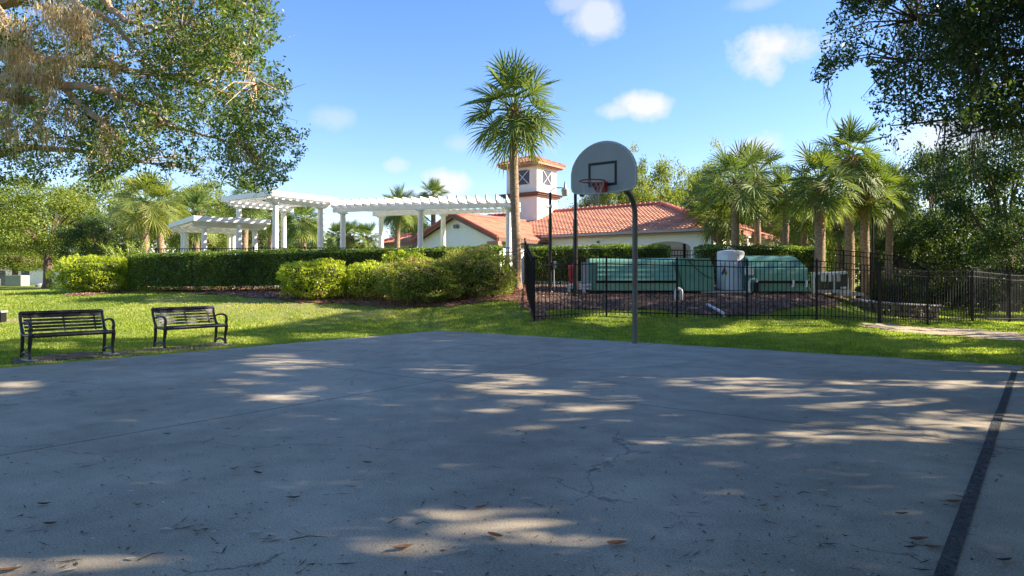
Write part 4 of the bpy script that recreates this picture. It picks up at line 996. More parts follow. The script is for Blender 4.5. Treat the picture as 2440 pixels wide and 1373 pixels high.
    obj('ridge_tiles', m, 'ridge_tile', up_t, off=o)
    m = MB(); m.box((cx,cy,zt0-.08),(2*ax-.04,2*ay-.04,.14)); m.box((cx,cy,zt0-.19),(2*ax-.3,2*ay-.3,.07)); obj('eaves', m, 'fascia', up_t, off=o)
    def win(c, ex, w, h, out):
        c, ex, out = Vector(c), Vector(ex), Vector(out); zz = Vector((0,0,1))
        def quad(mb, pc, hw, hh, d0, d1): mb.prism([(-hw,-hh),(hw,-hh),(hw,hh),(-hw,hh)], d0, d1, lambda x, z, q: tuple(pc+ex*x+zz*z+out*q))
        m = MB(); quad(m, c, w/2, h/2, .0, .012); g_ = obj('window', m, 'win_glass', up_t, off=o)
        m = MB()
        for sg in (-1,1): p, q = c+ex*(-w/2)+zz*(-sg*h/2)+out*.03, c+ex*(w/2)+zz*(sg*h/2)+out*.03; m.bar(p, q, .035)
        m.bar(c-ex*w/2+zz*h/2+out*.028, c+ex*w/2+zz*h/2+out*.028, .03); m.bar(c-ex*w/2-zz*h/2+out*.028, c+ex*w/2-zz*h/2+out*.028, .03)
        obj('window_frame', m, 'win_bar', g_, off=o)
    win((cx+.1,tc_,7.98),(1,0,0),1.05,.98,(0,-1,0)); win((tb,cy,7.98),(0,1,0),1.05,.98,(1,0,0))
clubhouse()

# ------------------------------------------------------------------ left far things
def far_left():
    x, y, z = gp(38,682); t = thing('utility_box', 'grey-green metal utility cabinet on the far left lawn', 'utility box', (x,y,z)); s = y/FPX
    m = MB(); m.box((.1,0,13*s),(38*s,30*s,26*s), bev=.02); obj('cabinet', m, 'util_green', t)
    m = MB(); m.box((-19*s-.01,0,12.5*s),(12*s,30*s-.05,24*s)); m.box((-19*s,-15*s,12*s),(5*s,.04,5*s)); obj('door', m, 'grey_dark', t)
    x, y, z = gp(2,769); t = thing('valve_box', 'low dark box with a pale lid at the far left lawn edge', 'utility box', (x,y,z))
    m = MB(); m.box((-.02,0,.13),(.2,.2,.26), bev=.01); obj('body', m, 'black_metal', t); m = MB(); m.box((-.02,0,.28),(.24,.24,.04)); obj('lid', m, 'grey_panel', t)
    x, y, z = gp(97,684); m = MB(); m.lathe([(.3,0),(.28,.12),(.12,.24)], n=9); tag(obj('boulder', m, 'stone_cap', loc=(x,y,z), smooth=True), 'small pale rock beside the oak trunk on the left lawn', 'rock')
    for (px, w, Y, lab) in ((100,11,88,'low cream house with a brown roof seen under the left trees'),(-120,10,86,'low cream house beyond the utility cabinet, cut by the left edge')):
        x = (px-CXP)/FPX*Y; t = thing('house', lab, 'house', (x,Y,.7)); m = MB(); m.box((0,0,1.1),(w,6,2.4)); obj('wall', m, 'stucco_cream', t)
        m = MB(); m.prism([(-3.4,2.3),(3.4,2.3),(0,3.8)], -w/2-.4, w/2+.4, lambda y, z, q: (q, y, z)); obj('roof', m, 'fascia', t)
        for dx in (-3,0,3): m = MB(); m.box((dx,-3.01,1.3),(1,.05,1)); obj('window', m, 'win_glass', t)
    # road and rail far right
    a = MB(); a.add([(18,42,.16),(60,52,.16),(60,57,.16),(18,47,.16)], [(0,1,2,3)]); tag(obj('road', a, 'asphalt'), kind='structure')
    t = thing('rail_fence', 'low pale rail fence beyond the right picket fence', 'fence', (22,40,.1))
    for k in range(9): m = MB(); m.box((k*2.2,k*.3,.45),(.12,.12,1.1)); obj('post', m, 'pvc', t)
    for z_ in (.45,.85): m = MB(); m.bar((0,0,z_),(17.6,2.4,z_),.06,.1); obj('rail', m, 'pvc', t)
far_left()

# ------------------------------------------------------------------ vegetation builders
def palm(name_label, px, crown_py, Y, rad, z0=None, tw=.34, seed=0, m='palm_leaf', boots=1.0, nfr=34, lean=0.0, group='sabal palms', thing_name='palm_tree', base_px=None, droop=1.0):
    lm = m; rng = random.Random(seed); x, _, zc = at(px, crown_py, Y); bx = x if base_px is None else (base_px-CXP)/FPX*Y
    if z0 is None: z0 = h1(bx, Y)-.05
    t = thing(thing_name, name_label, 'palm tree', (bx, Y, z0), 0, group); hh = zc-z0; dx = x-bx
    top = Vector((dx,0,hh-rad*.12)); m = MB(); n = 26; pts = []; rr = []
    for i in range(n+1):
        f = i/n; pts.append((dx*f+.04*math.sin(f*5+seed),.03*math.sin(f*4+seed), (top.z)*f)); fl = 1.35 if f < .02 else (1.15 if f < .06 else 1.0)
        rr.append(tw/2*fl*(1-.12*f)*(1+.03*math.sin(i*2.7)))
    m.tube(pts, rr, 14); k = 0
    # leaf-scar rings
    nr = int(hh/.085)
    for i in range(nr):
        f = (i+.5)/nr; z = top.z*f; gz = rng.uniform(-.03,.03); gr = rng.uniform(1.005,1.06); m.lathe([(tw/2*(1-.12*f)*.98,-.03+gz),(tw/2*(1-.12*f)*gr,gz),(tw/2*(1-.12*f)*.98,.02+gz)], (dx*f+.04*math.sin(f*5+seed),.03*math.sin(f*4+seed),z), 12)
    obj('trunk', m, 'palm_bark', t, smooth=True)
    # boots: dead leaf bases under the crown
    m = MB(); nb = int(46*boots)
    for i in range(nb):
        a = i*2.4; f = i/max(1,nb); z = top.z-rad*(.62*(1-f))*boots; r0 = tw/2*.95; l = rng.uniform(.16,.34); e = rng.uniform(.5,1.1)
        p = Vector((dx+math.cos(a)*r0, math.sin(a)*r0, z)); q = p+Vector((math.cos(a)*l*math.cos(e), math.sin(a)*l*math.cos(e), l*math.sin(e)))
        m.tube([p, (p+q)/2, q], [.05,.04,.022], 5)
    for i in range(int(10*boots)):
        a = rng.uniform(0,6.28); z = top.z-rad*rng.uniform(.2,.5); p = Vector((dx+math.cos(a)*tw*.5, math.sin(a)*tw*.5, z)); q = p+Vector((math.cos(a)*.3, math.sin(a)*.3,-rng.uniform(.1,.45)))
        m.tube([p,(p+q)/2+Vector((0,0,.06)),q],[.03,.03,.01],4)
    if nb: obj('leaf_bases', m, 'palm_boot', t)
    # crown
    V_ = []; A = []; st = MB()
    C0 = Vector((dx,0,hh-rad*.05))
    for i in range(nfr):
        az = i*2.39996+rng.uniform(-.3,.3); f = (i+.5)/nfr; el = R(80-132*f**1.0*droop)+rng.uniform(-.2,.2)
        d = Vector((math.cos(az)*math.cos(el), math.sin(az)*math.cos(el), math.sin(el)))
        L1 = rad*rng.uniform(.40,.60); p0 = C0+Vector((0,0,-rad*.12*f)); p1 = p0+d*L1*.6; p2 = p0+d*L1+Vector((0,0,-.10*L1*math.cos(el)))
        st.tube([p0,p1,p2],[.022,.016,.01],4)
        ax = (p2-p1).normalized(); ax = (ax+Vector((0,0,-.30*math.cos(el)))).normalized(); side = ax.cross(Vector((0,0,1)))
        if side.length < .1: side = Vector((math.sin(az),-math.cos(az),0))
        side.normalize(); nrm = side.cross(ax); q = Matrix.Rotation(rng.uniform(-.7,.7), 3, ax); side = q @ side; nrm = q @ nrm
        ns = 22; fl = rad*rng.uniform(.46,.60); cv = rng.uniform(.1,.55) if f < .8 else rng.uniform(.3,.8); droop_ = rng.uniform(.5,1.2)
        for s in range(ns):
            u = (s+.5)/ns*2-1; th = u*R(112); org = p2+ax*(.32*fl*(1-abs(u))**1.3)
            dd = (ax*math.cos(th)+side*math.sin(th)+nrm*(.30*abs(u))).normalized(); ll = fl*(1-.25*abs(u)**2)*rng.uniform(.88,1.08); w = .011+.0095*rad
            wv = (dd.cross(nrm)).normalized()*w; pl = nrm*w*.5*(1 if s % 2 else -1); a0 = org; a1 = org+dd*ll*.5; sag = .16*ll*droop_*rng.uniform(.4,1.2); a2 = org+dd*ll*.8+Vector((0,0,-sag*.4)); a3 = org+dd*ll*.98+Vector((0,0,-sag*1.3))
            V_.append((a0-wv*.4-pl*.4,a0+wv*.4+pl*.4,a1+wv+pl,a1-wv-pl)); V_.append((a1-wv-pl,a1+wv+pl,a2+wv*.5,a2-wv*.5)); V_.append((a2-wv*.5,a2+wv*.5,a3+wv*.06,a3-wv*.06))
            c = min(1, max(0, cv+rng.uniform(-.12,.15))); A += [c, c, min(1,c+.15)]
    arr = np.array([[tuple(p) for p in q] for q in V_]); cr = fastmesh('crown', arr, 4, lm, np.array(A), t)
    obj('leaf_stalks', st, 'palm_leaf', cr)
    return t
def limb(mb, pts, rad, rng, n=8):
    out = []; rr = []
    P = [Vector(p) for p in pts]
    for i in range(len(P)-1):
        for k in range(4):
            f = k/4; p = P[i].lerp(P[i+1], f); w = rad[i]+(rad[i+1]-rad[i])*f
            if i or k: p = p+Vector((rng.uniform(-1,1),rng.uniform(-1,1),rng.uniform(-1,1)))*w*.5
            out.append(p); rr.append(w)
    out.append(P[-1]); rr.append(rad[-1]); mb.tube(out, rr, n)
def tree_mesh(seed, rx, ry, rz, zc, nclump, nleaf, lsize, crad, trunk_r, m, low=0.0):
    """returns (trunk mesh obj, crown mesh obj) data built round the origin"""
    rng = np.random.default_rng(seed); pr = random.Random(seed)
    C = []
    while len(C) < nclump:
        p = rng.normal(size=3); p /= np.linalg.norm(p); r = rng.uniform(.45,1)**.5; q = p*r
        if q[2] < -.75+low: continue
        nv = mnoise.noise((q[0]*1.9+seed*3.1, q[1]*1.9, q[2]*1.9+seed)); q = q*(1+.38*nv)
        if mnoise.noise((q[0]*2.6+seed, q[1]*2.6+9, q[2]*2.6)) < -.22: continue
        C.append((q[0]*rx, q[1]*ry, zc+q[2]*rz))
    C = np.array(C); cs = rng.uniform(.6,1.3,nclump)*crad
    idx = rng.integers(0, nclump, nleaf); g = rng.normal(size=(nleaf,3))*.5; g[:,2] *= .6
    P = C[idx]+g*cs[idx][:,None]; tone = rng.normal(0,.16,nclump)[idx]
    q = leaves(P, lsize, .55, up=.5, rng=rng); v = np.clip(.48+tone+rng.normal(0,.17,nleaf), 0, 1)
    tb = MB(); zt = zc-rz*.45; tb.tube([(0,0,0),(0,0,.1),(.03,0,.5),(.05,.03,zt*.6),(0,0,zt)], [trunk_r*1.7,trunk_r*1.35,trunk_r*1.05,trunk_r*.95,trunk_r*.8], 12)
    for k in range(16):
        c = C[pr.randrange(nclump)]; a = Vector((0,0,zt*pr.uniform(.7,1))); b = Vector(c); mid = a.lerp(b,.5)+Vector((0,0,.12*(b-a).length)); limb(tb, [a, mid, b], [trunk_r*.45,trunk_r*.25,trunk_r*.06], pr, 6)
    return tb, q, v
TREES = {}
def make_variant(key, *a, **k): TREES[key] = tree_mesh(*a, **k), a[10] if len(a) > 10 else k['m']
VCACHE = {}
def plant_tree(key, name, label, x, y, sc, rz, group, z=None, cat='tree', scz=None):
    z = h1(x, y)-.05 if z is None else z
    t = thing(name, label, cat, (x,y,z), rz, group); t.scale = (sc,sc,scz or sc)
    if key not in VCACHE:
        (tb, q, v), m = TREES[key]; a = obj('trunk', tb, 'bark', t, smooth=True); b = fastmesh('crown', q, 4, m, v, t); VCACHE[key] = (a.data, b.data)
    else:
        for nm, d in zip(('trunk','crown'), VCACHE[key]): link(bpy.data.objects.new(nm, d), t)
    return t
#          seed rx ry rz zc ncl nleaf lsize crad trunk
make_variant('oak_a', 11, 4.6,4.6,3.3,5.2, 150, 26000, .20, 1.0, .30, 'far_leaf', low=.1)
make_variant('oak_b', 12, 5.0,4.6,3.0,4.6, 140, 26000, .20, 1.05,.28, 'far_leaf', low=.05)
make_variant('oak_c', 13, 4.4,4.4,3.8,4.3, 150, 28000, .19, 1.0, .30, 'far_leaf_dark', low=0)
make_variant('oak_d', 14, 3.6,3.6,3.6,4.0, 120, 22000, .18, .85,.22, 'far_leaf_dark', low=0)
make_variant('loose', 15, 2.6,2.6,3.8,6.0, 60, 9000, .20, .75,.16, 'far_leaf', low=.2)

GL, GR_ = 'trees beyond the left lawn', 'trees beyond the clubhouse and right lawn'
def T(key, px, topy, Y, hw_px, label, group, rz=0, name='oak_tree', scz=None):
    rx, topz = {'oak_a':(4.9,8.9),'oak_b':(5.2,7.9),'oak_c':(4.8,8.4),'oak_d':(3.9,7.9),'loose':(3.0,10.2)}[key]
    x = (px-CXP)/FPX*Y; z0 = h1(x, Y); sc = hw_px/FPX*Y/rx; zt = at(px, topy, Y)[2]-z0
    plant_tree(key, name, label, x, Y, sc, rz, group, scz=zt/topz)
T('oak_a', 112, 428, 40, 150, 'broad oak with a thick visible trunk on the left lawn beside the bright shrub', GL, .3)
T('oak_b', -40, 450, 46, 150, 'pale green oak at the left edge behind the utility cabinet', GL, 1.2)
T('oak_c', 232, 512, 37, 92, 'dark round dense tree directly behind the bright rounded shrub', GL, 2.0)
T('oak_b', 265, 415, 58, 130, 'tall light green oak rising behind the dark round tree', GL, 2.9)
T('oak_a', 470, 430, 60, 95, 'light green tree behind the low slatted pergola', GL, 4.0)
T('oak_c', 625, 462, 66, 75, 'tree seen behind and above the tall square pergola', GL, 5.0)
T('oak_d', 725, 495, 70, 48, 'small tree framed by the right side of the tall square pergola', GL, .7)
T('oak_b', 35, 560, 66, 120, 'distant low tree seen under the left oaks', GL, 5.5)
T('oak_a', 560, 520, 75, 90, 'distant tree between the low and the tall pergola', GL, 3.0)
T('oak_d', 985, 505, 62, 70, 'bushy tree behind the trellis pergola, left of the gable', GR_, 1.0)
T('oak_a', 1450, 425, 56, 85, 'bright green tree behind the ridge below the basketball backboard', GR_, 2.2)
T('oak_b', 1560, 392, 58, 105, 'wide tree behind the clubhouse roof, right of the backboard', GR_, .4)
T('loose', 1515, 356, 55, 48, 'narrow upright tree just right of the backboard', GR_, 1.4, 'tree')
T('oak_a', 1680, 400, 60, 80, 'tree behind the left palms of the right group', GR_, 4.3)
T('loose', 1712, 345, 62, 60, 'tall loose-crowned tree standing above the right clubhouse roof', GR_, 2.4, 'pine_tree')
T('oak_b', 1850, 440, 55, 110, 'tree glimpsed between the palm trunks right of the roof', GR_, 3.3)
T('oak_a', 1960, 470, 48, 120, 'sunlit green tree behind the two thick palm trunks', GR_, 5.2)
T('oak_b', 2090, 440, 44, 130, 'tree behind the rightmost palms', GR_, 2.5)
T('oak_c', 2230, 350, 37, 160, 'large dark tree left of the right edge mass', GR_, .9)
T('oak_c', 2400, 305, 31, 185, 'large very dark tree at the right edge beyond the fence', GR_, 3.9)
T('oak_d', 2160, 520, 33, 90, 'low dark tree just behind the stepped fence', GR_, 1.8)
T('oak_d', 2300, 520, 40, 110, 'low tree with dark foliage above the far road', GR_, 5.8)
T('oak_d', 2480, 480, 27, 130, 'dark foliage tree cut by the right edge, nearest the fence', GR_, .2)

def woods():
    rng = np.random.default_rng(5); n = 60000; X = rng.uniform(-140, 150, n); Y = rng.uniform(96, 112, n); top = 6.0+2.0*np.sin(X*.13)+1.5*np.sin(X*.41+2)+rng.normal(0,.6,n)
    Z = .5+rng.uniform(0,1,n)**.8*top; q = leaves(np.stack([X,Y,Z],1), .75, .7, up=.4, rng=rng)
    tag(fastmesh('distant_woods', q, 4, 'far_leaf', np.clip(rng.normal(.4,.2,n),0,1)), 'continuous low belt of woods along the horizon', 'woods', kind='stuff')
woods()

# ---- hedges and shrubs
def hedge(label, pts, wd, z1s, m, n, lsize=.07, name='hedge', grp=None, seed=1, stems=True, base=0.08, cat='hedge', rough=.10):
    """clipped hedge along pts (x,y); z1s tops"""
    rng = np.random.default_rng(seed); P = [np.array(p, float) for p in pts]; segs = [np.linalg.norm(P[i+1]-P[i]) for i in range(len(P)-1)]; tot = sum(segs)
    t = thing(name, label, cat, (P[0][0],P[0][1],h1(*P[0])), 0, grp); o = tuple(t.location)
    def along(s):
        s = np.clip(s, 0, tot-1e-6); i = 0
        while s > segs[i] and i < len(segs)-1: s -= segs[i]; i += 1
        f = s/segs[i]; p = P[i]+(P[i+1]-P[i])*f; d = (P[i+1]-P[i])/segs[i]; return p, np.array([d[1],-d[0]]), z1s[i]+(z1s[i+1]-z1s[i])*f
    S_ = rng.uniform(-.05, tot+.05, n); side = rng.choice([0,1,2,3,4], n, p=[.5,.3,.08,.06,.06]); out = np.zeros((n,3))
    rb = rng.uniform(0,1,n); rc = rng.normal(0,1,n)
    for i in range(n):
        s = S_[i]
        if side[i] == 3: s = 0-abs(rc[i])*.05
        if side[i] == 4: s = tot+abs(rc[i])*.05
        p, nn, zt = along(s)
        if side[i] == 3: p = p+(-nn[[1,0]]*np.array([-1,1]))*0
        zb = h1_fast(p[0], p[1])+base; u = rb[i]
        bulge = rough*mnoise.noise((s*1.3, u*2+seed, side[i]*3.0))*1.6+rc[i]*.025
        if side[i] == 0: q = p+nn*(wd/2+bulge); z = zb+(zt-zb)*u
        elif side[i] == 1: q = p+nn*(u-.5)*wd; z = zt+bulge*.8
        elif side[i] == 2: q = p-nn*(wd/2+bulge); z = zb+(zt-zb)*u
        else: q = p+nn*(u-.5)*wd; z = zb+(zt-zb)*rng.uniform(0,1)
        out[i] = (q[0], q[1], z)
    # spill inward for depth
    q = leaves(out-np.array(o), lsize, .5, up=.45, rng=rng); top = np.array([0.0])
    v = np.clip(.45+rng.normal(0,.22,n)+.15*np.sin(S_*2.3), 0, 1); f = fastmesh('foliage', q, 4, m, v, t)
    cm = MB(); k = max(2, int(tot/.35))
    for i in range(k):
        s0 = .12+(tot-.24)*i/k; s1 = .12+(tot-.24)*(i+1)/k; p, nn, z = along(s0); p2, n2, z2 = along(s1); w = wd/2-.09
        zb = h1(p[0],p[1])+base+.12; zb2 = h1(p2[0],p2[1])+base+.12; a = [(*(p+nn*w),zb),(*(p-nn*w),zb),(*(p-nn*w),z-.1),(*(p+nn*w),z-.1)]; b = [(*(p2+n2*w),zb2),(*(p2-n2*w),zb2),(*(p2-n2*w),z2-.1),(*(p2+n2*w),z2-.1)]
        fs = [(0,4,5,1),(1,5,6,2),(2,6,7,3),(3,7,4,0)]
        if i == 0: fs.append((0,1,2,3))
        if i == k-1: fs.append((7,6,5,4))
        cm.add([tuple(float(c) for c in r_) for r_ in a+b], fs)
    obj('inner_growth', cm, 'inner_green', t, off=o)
    if stems:
        sm = MB(); pr = random.Random(seed)
        for i in range(int(tot*2.2)):
            s = pr.uniform(0, tot); p, nn, z = along(s); p = p+nn*(wd/2-.16)*pr.uniform(-.6,1); z0 = h1(p[0],p[1])
            q = (p[0]+pr.uniform(-.15,.15), p[1]+pr.uniform(-.1,.1), z0+(z-z0)*.6); sm.tube([(p[0],p[1],z0-.02),(p[0]+.03,p[1],z0+.2),q],[.022,.018,.01],5)
        obj('stems', sm, 'twig', t, off=o)
    return t
_hc = {}
def h1_fast(x, y):
    k = (round(x*4), round(y*4))
    if k not in _hc: _hc[k] = h1(k[0]/4, k[1]/4)
    return _hc[k]
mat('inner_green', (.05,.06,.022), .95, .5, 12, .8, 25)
def shrub(label, x, y, rx, ry, hgt, m, n, lsize=.07, seed=1, name='shrub', grp=None, zb=.1, flat=.35, stems=9, sparse=0.0):
    rng = np.random.default_rng(seed); z0 = h1(x, y); t = thing(name, label, 'shrub', (x,y,z0-.03), 0, grp)
    d = rng.normal(size=(n,3)); d /= np.linalg.norm(d, axis=1)[:,None]
    # superellipsoid: boxier, clipped look
    e = 1/(np.abs(d)**(2/(1-flat)) @ np.ones(3))**((1-flat)/2); r = e*(1-np.abs(rng.normal(0,.055,n))-sparse*rng.uniform(0,.5,n))
    P = d*r[:,None]; nv = np.array([mnoise.noise((p[0]*2.2+seed,p[1]*2.2,p[2]*2.2)) for p in P]); nv2 = np.array([mnoise.noise((p[0]*5+seed,p[1]*5,p[2]*5)) for p in P]); P *= (1+.34*nv+.16*nv2)[:,None]
    P *= np.array([rx,ry,hgt/2]); P[:,2] += hgt/2+zb*.5; low = (P[:,2] < zb*rng.uniform(.4,2.4,n)); P = P[~low]; d = d[~low]; nv = nv[~low]; N = len(P)
    q = leaves(P, lsize, .5, up=.3, rng=rng, dirs=d*.8); v = np.clip(.5+rng.normal(0,.2,N)+.35*nv+.1*d[:,2], 0, 1); fastmesh('foliage', q, 4, m, v, t)
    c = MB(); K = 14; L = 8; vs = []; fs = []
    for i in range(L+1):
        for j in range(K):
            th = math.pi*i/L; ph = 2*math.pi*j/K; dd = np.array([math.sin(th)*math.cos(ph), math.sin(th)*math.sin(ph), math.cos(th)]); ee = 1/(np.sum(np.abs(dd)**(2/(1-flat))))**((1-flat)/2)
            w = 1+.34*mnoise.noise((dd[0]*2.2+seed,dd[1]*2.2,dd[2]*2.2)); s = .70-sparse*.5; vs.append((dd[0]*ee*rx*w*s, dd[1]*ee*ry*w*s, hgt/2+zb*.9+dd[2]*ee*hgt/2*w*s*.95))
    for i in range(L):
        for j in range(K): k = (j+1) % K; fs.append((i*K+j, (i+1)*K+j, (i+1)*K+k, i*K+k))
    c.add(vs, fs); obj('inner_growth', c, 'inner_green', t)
    sm = MB(); pr = random.Random(seed)
    for i in range(stems*3):
        a = pr.uniform(0,6.28); l = pr.uniform(.3,.85); e_ = Vector((math.cos(a)*rx*l, math.sin(a)*ry*l, hgt*pr.uniform(.4,.8))); b_ = Vector((math.cos(a)*rx*.3*pr.random(), math.sin(a)*ry*.3*pr.random(), 0)); sm.tube([b_, b_.lerp(e_,.5)+Vector((0,0,-.03)), e_], [.02,.014,.007], 5)
    obj('stems', sm, 'twig', t)
    return t
hedge('long clipped dark green hedge in front of the pergolas, left of the tall palm', [(-14.3,26.2),(-11.5,25.3),(-8,25.0),(-4,25.0),(-.35,25.1)], 1.0, [2.24,2.30,2.36,2.42,2.50], 'hedge_leaf', 44000, .075, seed=3)
hedge('clipped hedge behind the long green pump cover, below the clubhouse wall', [(.55,26.3),(3,26.4),(6.0,26.5)], 1.0, [2.52,2.60,2.60], 'hedge_leaf', 19000, .075, seed=4)
hedge('clipped hedge behind the white tank in front of the right palms', [(7.2,26.6),(9.5,26.6),(11.9,26.3)], 1.0, [2.58,2.60,2.54], 'hedge_leaf', 15000, .075, seed=5)
shrub('large bright yellow-green rounded shrub at the left end of the lawn', -15.9, 26.0, 1.30, .9, 1.32, 'bright_leaf', 13000, .085, 21, flat=.35)
shrub('dense bright yellow-green shrub, leftmost of the shrubs before the long hedge', -6.5, 22.6, 1.12, .85, 1.22, 'bright_leaf', 12000, .075, 22, flat=.25)
shrub('loose bright green shrub between the dense yellow-green one and the bronze hedge', -4.7, 22.8, 1.1, .8, 1.18, 'bright_leaf', 7500, .07, 23, flat=.15, sparse=.3)
shrub('bright shrub peeking up behind the bronze hedge', -3.6, 23.8, .95, .6, 1.45, 'bright_leaf', 7000, .07, 24, flat=.2, sparse=.15)
shrub('wide bronze-tinged shrub, its left end leaning over the mulch', -2.85, 21.9, 1.4, .9, 1.35, 'bronze_leaf', 19000, .065, 25, flat=.25, sparse=.15, stems=12)
shrub('bronze-tinged shrub next to the tall palm trunk, reddish on top', -1.2, 22.3, 1.25, .9, 1.48, 'bronze_leaf', 17000, .065, 26, flat=.35, sparse=.1, stems=12)
shrub('small sparse yellowing shrub at the foot of the tall palm', -.45, 22.9, .55, .5, .85, 'bronze_leaf', 2600, .06, 27, sparse=.5)
def fanshrub():
    x, y, z = gp(318,692); t = thing('shrub', 'upright multi-stemmed shrub fanning out between the bright shrub and the hedge', 'shrub', (x,y,z)); pr = random.Random(4); sm = MB(); P = []
    for i in range(17):
        a = pr.uniform(-.55,.45)-.05; L = pr.uniform(1.3,1.95)*(1-.15*abs(a)); b = pr.uniform(-.3,.3); p0 = Vector((pr.uniform(-.15,.15),pr.uniform(-.12,.12),0)); p1 = p0+Vector((math.sin(a)*L*.45, b*.4, L*.5)); p2 = p0+Vector((math.sin(a)*L*1.15, b, L))
        sm.tube([p0,p1,p2],[.028,.02,.008],6)
        for k in range(330):
            f = pr.uniform(.33,1.03); q = p0.lerp(p1, f*2) if f < .5 else p1.lerp(p2, (f-.5)*2); w = .11*(1.15-f); P.append((q.x+pr.gauss(0,w+.03), q.y+pr.gauss(0,w+.03), q.z+pr.gauss(0,.04)))
    obj('stems', sm, 'pad_concrete', t, smooth=True); q = leaves(np.array(P), .07, .45, up=.2); fastmesh('foliage', q, 4, 'bright_leaf', np.clip(RNG.normal(.35,.2,len(q)),0,1), t)
fanshrub()
# shrub beside the clubhouse corner and low planting beyond the right lawn
shrub('slender climbing shrub at the right corner of the clubhouse', 10.6, 33.0, .9, .6, 2.9, 'far_leaf', 2600, .12, 31, flat=.1, sparse=.6)
for i, (px, Y, r_, h_) in enumerate(((2180,36,1.8,1.5),(2290,34,2.0,1.3),(2400,31,2.2,1.6),(2120,30,1.2,1.0))):
    shrub(['low dark shrub beyond the stone wall','wide dark shrub under the big right tree','dark shrub nearest the right edge','small dark shrub behind the end of the stone wall'][i], (px-CXP)/FPX*Y, Y, r_, 1.2, h_, 'far_leaf_dark', 5000, .14, 40+i, grp='dark shrubs beyond the right fence')

# ---- palms
palm('tall sabal palm with a full round crown in the middle of the lawn edge', 1226, 250, 23.6, 1.80, tw=.33, seed=1, nfr=52, boots=.7, base_px=1229, group='sabal palms')
PL = [(345,478,34,1.75,.38,'yellow-fringed palm in front of the left trees, left of the pair','palm_leaf_gold',.4),
      (383,485,36,1.6,.38,'yellow-fringed palm of the pair, nearer the low pergola','palm_leaf_gold',.5),
      (470,505,40,1.5,.36,'palm behind the low slatted pergola','palm_leaf',1.0),
      (585,470,38,1.4,.38,'palm trunk standing between the columns of the tall square pergola','palm_leaf',.6),
      (645,500,46,1.6,.36,'palm behind the nearest column of the tall square pergola','palm_leaf',1.0),
      (721,525,40,1.3,.36,'palm with a bulging trunk inside the right bay of the tall pergola','palm_leaf',1.2),
      (808,562,50,1.2,.34,'small palm left of the first trellis column','palm_leaf',.8),
      (832,558,46,1.1,.32,'small palm just right of the first trellis column','palm_leaf',.8),
      (876,565,48,1.2,.34,'small low palm between the first two trellis columns','palm_leaf',.8),
      (948,492,42,1.35,.36,'palm with rough trunk rising behind the left part of the trellis','palm_leaf',.7),
      (986,505,44,1.2,.38,'palm with a thick boot-covered trunk beside the gable','palm_leaf',1.6),
      (1031,465,45,1.1,.34,'palm crown rising above the middle of the trellis','palm_leaf',.4),
      (1712,495,33,1.5,.34,'leftmost palm of the right group, with a shaggy boot-covered trunk','palm_leaf',1.6),
      (1752,425,31,1.85,.38,'full palm with a smooth trunk directly above the white tank','palm_leaf',.9),
      (1806,405,36,1.65,.36,'taller thin-trunked palm second from the white tank','palm_leaf',.7),
      (1840,530,42,1.1,.32,'short palm with brown boots at the right end of the clubhouse roof','palm_leaf',1.5),
      (1895,520,38,1.5,.36,'dark low-crowned palm left of the two thick trunks','palm_leaf',1.2),
      (1915,485,33,1.5,.34,'slim palm with pale peeling boots left of the thickest trunk','palm_leaf',1.0),
      (1952,430,25.6,1.5,.40,'large palm with the thickest dark trunk in the right group','palm_leaf',.9),
      (2023,365,27.6,1.55,.38,'tallest palm of the right group','palm_leaf',.6),
      (2062,440,28.2,1.4,.36,'palm with reddish boots just right of the tallest one','palm_leaf',1.4),
      (2086,490,34,1.5,.34,'farther palm at the right end of the palm group','palm_leaf',1.2),
      (1872,455,31,1.25,.32,'mid-sized palm between the thin-trunked palm and the thickest trunk','palm_leaf',.9),
      (2118,455,30,1.3,.32,'palm half hidden by the dark trees at the right end of the group','palm_leaf',.9),
      (1672,470,36,1.2,.3,'small palm crown over the right end of the clubhouse ridge','palm_leaf',.8),
      (2000,520,40,1.4,.32,'small palm glimpsed between the two thick trunks','palm_leaf',1.2)]
for i, (px, py, Y, r_, tw, lab, m, bt) in enumerate(PL):
    palm(lab, px, py, Y, r_, tw=tw, seed=50+i, m=m, boots=bt, nfr=32 if Y > 30 else 40, droop=1.05)

m = MB(); p_ = at(2079,520,28.4); m.tube([(0,0,0),(0,0,p_[2]-.9)], .06, 8); pb = thing('lamp_post', 'plain black post standing right of the palm group', 'lamp post', (p_[0],28.4,.9)); obj('pole', m, 'pole_black', pb)
m = MB(); m.box((0,0,p_[2]-.88),(.16,.16,.06)); obj('cap', m, 'pole_black', pb)

